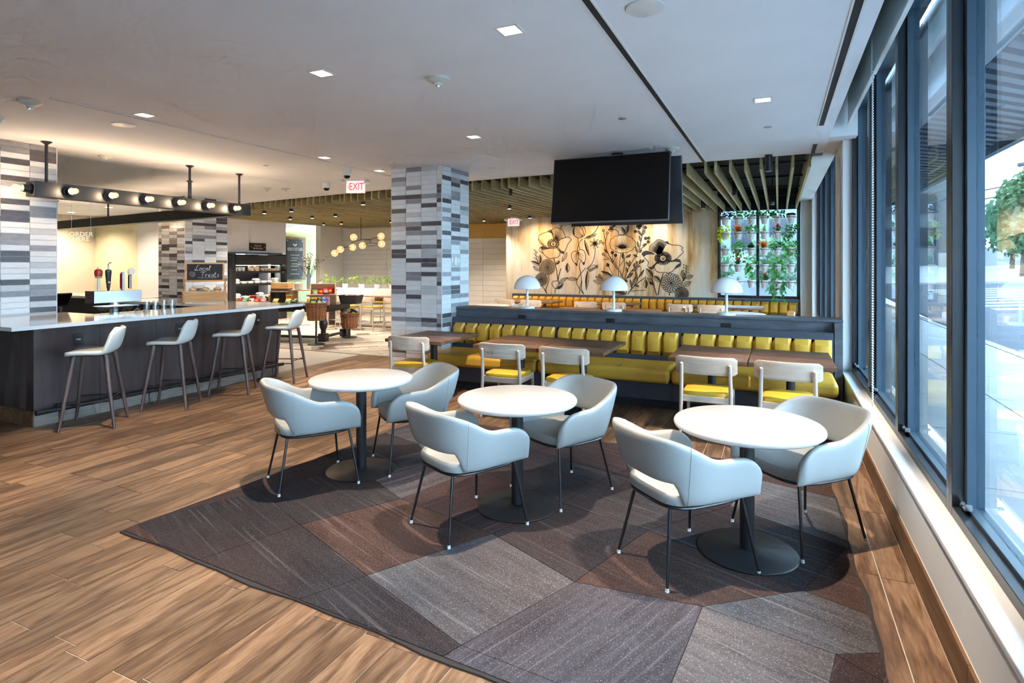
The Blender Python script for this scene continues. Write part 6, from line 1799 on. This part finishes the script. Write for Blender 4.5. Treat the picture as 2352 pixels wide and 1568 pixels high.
# ------------------------------------------------------------------ flowers painted on the back wall
m_ink = mat('mural_ink', (0.035, 0.030, 0.028), 0.7)
def mw(q, k):
    """drawing grid of the mural (left sheet k=0, right sheet k=1) to metres on the wall"""
    px = (1180 if k == 0 else 1400) + q[0] / 8.254; py = 500 + q[1] / 8.254
    s = (px - 1400) / 200.0
    X = -3.932 + 2.255 * s - 0.095 * s * s
    d = 14.84 - 1.01 * s + 0.03 * s * s
    return X, 1.65 + (607 - py) * d / 1330.0
class Ink:
    def __init__(s, k): s.mb = MB(); s.k = k
    def line(s, P, w=0.012, closed=False, taper=False):
        w *= 1.35
        P = [mw(p, s.k) for p in P]
        # smooth the outline
        if len(P) > 2:
            Q = []
            n = len(P)
            for i_ in range(n if closed else n - 1):
                p0, p1, p2, p3 = (P[(i_ - 1) % n] if closed or i_ > 0 else P[0]), P[i_], P[(i_ + 1) % n], (P[(i_ + 2) % n] if closed or i_ + 2 < n else P[-1])
                for q in range(4):
                    t = q / 4
                    Q.append(tuple(0.5 * ((2 * p1[a]) + (-p0[a] + p2[a]) * t + (2 * p0[a] - 5 * p1[a] + 4 * p2[a] - p3[a]) * t * t + (-p0[a] + 3 * p1[a] - 3 * p2[a] + p3[a]) * t ** 3) for a in (0, 1)))
            if not closed: Q.append(P[-1])
            P = Q
        n = len(P)
        L_, R_ = [], []
        for i_ in range(n):
            a = P[i_ - 1] if (i_ > 0 or closed) else P[0]; b_ = P[(i_ + 1) % n] if (i_ < n - 1 or closed) else P[-1]
            dx, dy = b_[0] - a[0], b_[1] - a[1]; ln = math.hypot(dx, dy) or 1
            ww = w / 2 * ((1 - 0.8 * i_ / n) if taper else 1)
            L_.append((P[i_][0] - dy / ln * ww, 14.4955, P[i_][1] + dx / ln * ww)); R_.append((P[i_][0] + dy / ln * ww, 14.4955, P[i_][1] - dx / ln * ww))
        fs = [(i_, (i_ + 1) % n, n + (i_ + 1) % n, n + i_) for i_ in range(n if closed else n - 1)]
        s.mb.add(L_ + R_, fs)
        return s
    def fill(s, P):
        P = [mw(p, s.k) for p in P]
        s.mb.add([(p[0], 14.4955, p[1]) for p in P], [tuple(range(len(P)))]); return s
    def fan(s, c, P, w=0.007, f0=0.15, f1=0.95):
        for p in P:
            s.line([(c[0] + (p[0] - c[0]) * f0, c[1] + (p[1] - c[1]) * f0), (c[0] + (p[0] - c[0]) * 0.5 * (f0 + f1), c[1] + (p[1] - c[1]) * 0.5 * (f0 + f1)), (c[0] + (p[0] - c[0]) * f1, c[1] + (p[1] - c[1]) * f1)], w, taper=True)
        return s
    def ring(s, c, r, w=0.01, n=18, wob=0.0, ph=0.0):
        s.line([(c[0] + (r + wob * math.sin(6 * a + ph)) * math.cos(a), c[1] + (r + wob * math.sin(6 * a + ph)) * math.sin(a)) for a in [2 * math.pi * k / n for k in range(n)]], w, True); return s
    def leaf(s, a, b_, wd, dark=False):
        dx, dy = b_[0] - a[0], b_[1] - a[1]; ln = math.hypot(dx, dy); nx_, ny_ = -dy / ln, dx / ln
        f = lambda t, o: (a[0] + dx * t + nx_ * wd * o, a[1] + dy * t + ny_ * wd * o)
        s.line([a, f(.3, .45), f(.6, .5), b_], 0.008).line([a, f(.3, -.45), f(.6, -.5), b_], 0.008).line([a, b_], 0.006)
        for t in (.25, .4, .55, .7):
            s.line([f(t, 0), f(t + .12, .38)], 0.005)
            s.line([f(t, 0), f(t + .12, -.38)], 0.005)
        if dark: s.fill([a, f(.3, .42), f(.6, .45), b_, f(.5, 0.05)])
        return s
    def done(s, name): return s.mb.build(name, m_ink, wb)
def bloom(k, c, r, seed):
    I = Ink(k); g2 = random.Random(seed)
    for q, f in enumerate((0.12, 0.28, 0.44, 0.6, 0.78, 0.95)):
        n = 5 + q * 3
        for j in range(n):
            a0 = 2 * math.pi * j / n + q * .7; a1 = a0 + 2 * math.pi / n * 1.05
            am = (a0 + a1) / 2
            I.line([(c[0] + r * (f - .07) * math.cos(a0), c[1] + r * (f - .07) * math.sin(a0)), (c[0] + r * (f + .05) * math.cos(am - .1), c[1] + r * (f + .05) * math.sin(am - .1)), (c[0] + r * (f + .05) * math.cos(am + .1), c[1] + r * (f + .05) * math.sin(am + .1)), (c[0] + r * (f - .07) * math.cos(a1), c[1] + r * (f - .07) * math.sin(a1))], 0.010)
            I.line([(c[0] + r * (f - .1) * math.cos(a1), c[1] + r * (f - .1) * math.sin(a1)), (c[0] + r * (f + .0) * math.cos(a1), c[1] + r * (f + .0) * math.sin(a1))], 0.014)
    I.done('painted_ranunculus')
def stamens(I, c, r0, r1, n):
    for j in range(n):
        a = 2 * math.pi * j / n
        I.line([(c[0] + r0 * math.cos(a), c[1] + r0 * .8 * math.sin(a)), (c[0] + r1 * math.cos(a), c[1] + r1 * .8 * math.sin(a))], 0.014)
        I.ring((c[0] + r1 * math.cos(a), c[1] + r1 * .8 * math.sin(a)), 6, 0.014, 6)
# left poppy
I = Ink(0)
I.line([(625, 265), (650, 240), (700, 230), (770, 190), (830, 200), (890, 225), (940, 290), (960, 380), (900, 390), (830, 450), (790, 460)]).line([(625, 265), (690, 290), (720, 350), (750, 430)])
I.line([(625, 265), (560, 285), (500, 310), (445, 345), (440, 400), (480, 450), (540, 520), (600, 540)]).line([(440, 400), (430, 420), (470, 480), (540, 525)])
I.line([(960, 380), (1010, 365), (1060, 390), (1080, 420), (1040, 470), (1010, 510), (980, 590), (940, 640), (880, 620), (820, 560), (780, 550)])
I.line([(530, 670), (560, 710), (650, 770), (740, 760), (820, 745), (860, 690), (850, 630), (780, 560)])
I.fill([(690, 572), (600, 560), (520, 530), (462, 565), (500, 600), (560, 590), (640, 585)]).line([(462, 565), (450, 620), (480, 650), (530, 670), (500, 610), (560, 600), (700, 572)])
I.fill([(770, 550), (830, 590), (890, 640), (960, 650), (930, 690), (880, 670), (840, 620)])
I.fill([(625, 265), (700, 232), (725, 300), (720, 345), (690, 292)])
I.fan((775, 450), [(700, 240), (740, 215), (770, 195), (800, 205), (830, 205), (860, 220), (890, 235), (915, 265), (935, 300), (948, 340), (955, 380)], 0.014)
I.ring((730, 495), 55, 0.018); stamens(I, (730, 495), 62, 108, 20); I.fan((730, 545), [(700, 450), (718, 442), (735, 440), (755, 445)], 0.009, 0.2, 1.0)
I.done('painted_poppy')
# right poppy
I = Ink(1)
I.line([(755, 615), (780, 530), (850, 470), (910, 415), (980, 420), (1050, 455), (1100, 450), (1130, 490), (1200, 515), (1300, 520), (1350, 540), (1390, 570), (1360, 600), (1395, 640), (1370, 680), (1320, 720), (1280, 770), (1200, 810), (1120, 815)])
I.line([(1080, 495), (1030, 570), (990, 640), (985, 690)])
I.fan((965, 700), [(765, 600), (785, 550), (815, 510), (850, 475), (880, 445), (910, 420), (940, 420), (970, 425), (1000, 435), (1030, 450), (1060, 465), (1070, 500)], 0.030, 0.05, 1.0)
I.fan((965, 700), [(775, 575), (800, 530), (832, 492), (865, 460), (895, 432), (925, 420), (955, 422), (985, 430), (1015, 442), (1045, 458)], 0.020, 0.2, 1.0)
I.fill([(610, 690), (640, 640), (700, 622), (800, 640), (880, 700), (780, 690), (700, 705), (655, 745)]).line([(660, 750), (700, 790), (740, 840), (730, 910), (760, 950), (800, 975), (850, 930), (880, 860), (940, 830)])
I.fill([(740, 935), (800, 930), (860, 870), (940, 825), (880, 880), (850, 945), (790, 980)])
I.line([(855, 950), (890, 1010), (960, 1035), (1060, 1035), (1110, 1050), (1180, 1020), (1230, 970), (1280, 900), (1340, 860)]).line([(850, 950), (870, 890), (930, 850), (1000, 835)])
I.fill([(1100, 822), (1200, 818), (1260, 775), (1330, 790), (1362, 850), (1250, 830), (1160, 838)]).fill([(1362, 850), (1340, 920), (1240, 970), (1270, 900), (1330, 862)]).fill([(1050, 458), (1100, 452), (1130, 488), (1200, 515), (1230, 520), (1140, 505), (1080, 490)])
I.ring((1015, 765), 62, 0.022); stamens(I, (1015, 765), 70, 150, 26); stamens(I, (1015, 765), 70, 120, 20); I.fan((1015, 815), [(970, 740), (990, 722), (1010, 715), (1035, 718), (1060, 735)], 0.010, 0.2, 1.0)
I.done('painted_poppy')
# middle bloom
I = Ink(1)
P = []
for k in range(26):
    a = 2 * math.pi * k / 26; q = 1 + 0.07 * (k % 2)
    P.append((250 + 240 * q * math.cos(a), 495 + 165 * q * math.sin(a)))
I.line(P, 0.010, True); I.fan((245, 560), P, 0.010, 0.12, 0.75); I.fan((245, 560), P[1::2], 0.016, 0.05, 0.5); I.fill([(140, 540), (200, 570), (245, 580), (300, 575), (340, 560), (250, 545)])
I.done('painted_bloom')
bloom(0, (615, 935), 145, 1); bloom(0, (490, 1170), 120, 2); bloom(1, (1165, 1235), 182, 3); bloom(1, (1365, 1440), 125, 4)
# pods and stems
I = Ink(0)
I.ring((1235, 260), 122, 0.012); I.line([(1170, 150), (1230, 160), (1300, 220), (1335, 355)]).fan((1330, 360), [(1130, 170), (1110, 230), (1110, 290), (1140, 350)], 0.008, 0.1, 1.0); I.fill([(1110, 240), (1150, 170), (1140, 250), (1150, 340), (1120, 310)])
I.line([(1205, 630), (1120, 640), (1085, 700), (1100, 790), (1150, 860), (1195, 910), (1200, 840), (1225, 760), (1210, 640)]).line([(1210, 640), (1260, 600), (1330, 630), (1360, 720), (1350, 820), (1325, 895), (1290, 830), (1235, 770)])
I.fan((1205, 640), [(1110, 800), (1140, 840), (1180, 870), (1300, 840), (1330, 800), (1345, 740)], 0.009, 0.05, 0.9); I.fill([(1195, 910), (1150, 860), (1185, 850)]).fill([(1325, 895), (1300, 840), (1345, 840)])
I.line([(1215, 380), (1220, 470), (1250, 600)]).line([(1300, 400), (1240, 470), (1210, 560), (1200, 630)]).line([(1260, 820), (1240, 920), (1270, 1080), (1280, 1200), (1250, 1340), (1240, 1440)]).line([(1290, 1190), (1280, 1330), (1325, 1440)]).line([(1360, 950), (1250, 1080), (1190, 1190), (1210, 1290), (1320, 1440)], 0.013)
I.line([(1550, 570), (1530, 740), (1480, 870), (1380, 970)], 0.012).line([(1330, 400), (1440, 350), (1540, 270), (1600, 170), (1620, 120)], 0.014).line([(1390, 980), (1480, 910), (1540, 895), (1600, 950)], 0.010)
for k in range(9):
    t = k / 9; I.ring((1390 + 180 * t, 370 - 60 * t + 20 * (k % 2)), 16, 0.010, 8); I.ring((1430 + 180 * t, 990 - 90 * t + 25 * (k % 2)), 15, 0.010, 8)
I.leaf((1340, 420), (1430, 720), 50, True).leaf((1400, 1000), (1375, 1370), 60, True).leaf((1010, 860), (1010, 1040), 75, True).leaf((1000, 660), (900, 830), 70).leaf((780, 1340), (930, 1240), 90, True).leaf((830, 1230), (1010, 1130), 60).leaf((1000, 1150), (1210, 1165), 60).leaf((460, 900), (290, 820), 60, True).leaf((450, 880), (470, 700), 70, True).leaf((455, 1000), (325, 920), 60).leaf((770, 880), (860, 820), 50, True)
I.line([(465, 1050), (450, 900), (390, 760), (385, 620)], 0.012).line([(740, 770), (790, 970), (820, 1190)], 0.016).line([(880, 960), (840, 1090), (820, 1200)], 0.016).line([(640, 1090), (640, 1200), (580, 1360), (605, 1430)], 0.014).line([(500, 1280), (560, 1360), (600, 1430)], 0.014)
I.line([(720, 1200), (820, 1200), (840, 1280), (770, 1340), (720, 1290), (700, 1250), (720, 1200)]).line([(770, 1340), (760, 1430)], 0.012)
c = (1540, 490)
for k in range(7):
    a = 2 * math.pi * k / 7; I.line([c, (c[0] + 60 * math.cos(a - .25), c[1] + 60 * math.sin(a - .25)), (c[0] + 100 * math.cos(a), c[1] + 100 * math.sin(a)), (c[0] + 60 * math.cos(a + .25), c[1] + 60 * math.sin(a + .25)), c], 0.009)
    I.line([c, (c[0] + 60 * math.cos(a), c[1] + 60 * math.sin(a))], 0.012)
I.line([(1110, 190), (1090, 160), (1130, 130), (1180, 150)]).line([(880, 200), (890, 150), (960, 140), (1080, 125)], 0.012)
for k in range(8): I.ring((380 + 30 * ((k % 3) - 1), 610 + 25 * k), 9, 0.008, 6)
I.done('painted_pods')
I = Ink(0)
I.line([(1700, 240), (1740, 440), (1770, 620), (1890, 860), (1980, 990)], 0.013).line([(1780, 300), (1740, 470)], 0.010).line([(1700, 690), (1800, 770), (1890, 870)], 0.010).line([(1880, 670), (1885, 840)], 0.010).line([(1940, 720), (1890, 840)], 0.009).line([(1700, 790), (1800, 780)], 0.010).line([(1780, 870), (1890, 1090)], 0.010).line([(1680, 1020), (1850, 1090)], 0.010)
for p in ((1700, 690), (1880, 660), (1940, 710), (1705, 240), (1780, 290), (1650, 450), (1700, 480)): I.ring(p, 20, 0.014, 8)
I.leaf((1880, 1110), (1660, 1010), 60, True).leaf((1700, 1190), (1550, 1110), 60).leaf((1690, 1160), (1610, 1070), 60).leaf((1680, 1240), (1510, 1190), 70).leaf((1800, 930), (1770, 860), 60, True).leaf((1720, 590), (1790, 670), 30, True).leaf((1900, 230), (1790, 230), 60, True)
I.done('painted_twig')
I = Ink(1)
I.line([(650, 130), (620, 360), (570, 590), (480, 760), (380, 930), (320, 1080), (300, 1190), (330, 1440)], 0.013).line([(650, 830), (560, 880), (430, 1000), (340, 1130), (300, 1250)], 0.012).line([(225, 660), (190, 900), (175, 1130)], 0.012).line([(270, 660), (290, 900), (240, 1120)], 0.012).line([(0, 720), (120, 880), (200, 1010), (290, 1190)], 0.012).line([(690, 1130), (560, 1220), (430, 1340), (350, 1450)], 0.014).line([(420, 1390), (560, 1375), (700, 1370)], 0.010).line([(410, 690), (320, 740), (200, 920)], 0.010).line([(660, 980), (570, 1110), (480, 1280), (390, 1400)], 0.012).line([(600, 920), (600, 1050)], 0.009).line([(720, 490), (640, 560), (570, 600)], 0.011).line([(500, 250), (560, 280), (620, 350)], 0.009).line([(680, 190), (640, 270)], 0.009)
for (a, b_) in (((600, 450), (570, 340)), ((560, 560), (530, 450)), ((530, 650), (500, 540)), ((630, 530), (710, 490)), ((570, 660), (620, 600)), ((640, 320), (680, 230)), ((620, 340), (550, 240)), ((390, 930), (320, 830)), ((390, 920), (390, 810)), ((470, 940), (480, 860)), ((520, 890), (530, 820)), ((480, 960), (590, 905)), ((430, 1010), (530, 980)), ((380, 1080), (460, 1045)), ((340, 1140), (440, 1080)), ((570, 870), (600, 790)), ((620, 850), (660, 790)), ((430, 1330), (400, 1170)), ((430, 1300), (500, 1110)), ((480, 1270), (570, 1300)), ((540, 1200), (500, 1010)), ((560, 1130), (660, 990)), ((350, 1030), (330, 940)), ((300, 1200), (350, 1200)), ((540, 740), (460, 700))):
    I.leaf(a, b_, 34)
for p in ((570, 190), (540, 160), (600, 150), (580, 130), (495, 260), (685, 185), (690, 390), (745, 385), (740, 455), (60, 660), (120, 710)):
    I.ring(p, 24, 0.014, 9); I.ring(p, 11, 0.014, 6)
I.leaf((0, 190), (140, 120), 60, True).leaf((300, 310), (240, 180), 50, True).leaf((310, 320), (370, 130), 55, True).line([(300, 310), (190, 330), (160, 250), (40, 200)], 0.012).leaf((260, 670), (262, 780), 45, True).leaf((330, 750), (410, 700), 40, True)
I.leaf((690, 1340), (690, 1160), 75, True).line([(690, 1160), (690, 1100)], 0.008)
I.line([(1020, 1050), (960, 1250), (925, 1470)], 0.018).line([(800, 1140), (840, 1270), (895, 1470)], 0.018).leaf((830, 1130), (700, 960), 90, True).leaf((830, 1260), (720, 1130), 70).leaf((830, 1270), (760, 1220), 40, True).leaf((960, 1210), (850, 1100), 80, True)
I.line([(1140, 1410), (1135, 1475)], 0.016).line([(1360, 1370), (1380, 1200), (1440, 1100), (1450, 900)], 0.013).leaf((1390, 1160), (1370, 990), 60).leaf((1440, 1150), (1570, 1090), 70).leaf((1390, 1300), (1540, 1210), 80).leaf((1400, 1200), (1420, 1040), 50)
for k in range(9): I.ring((1440 + 40 * ((k % 3) - 1), 890 + 18 * k), 9, 0.008, 6)
I.leaf((300, 1450), (60, 1400), 50, True).leaf((320, 1440), (180, 1380), 40)
I.done('painted_stems')
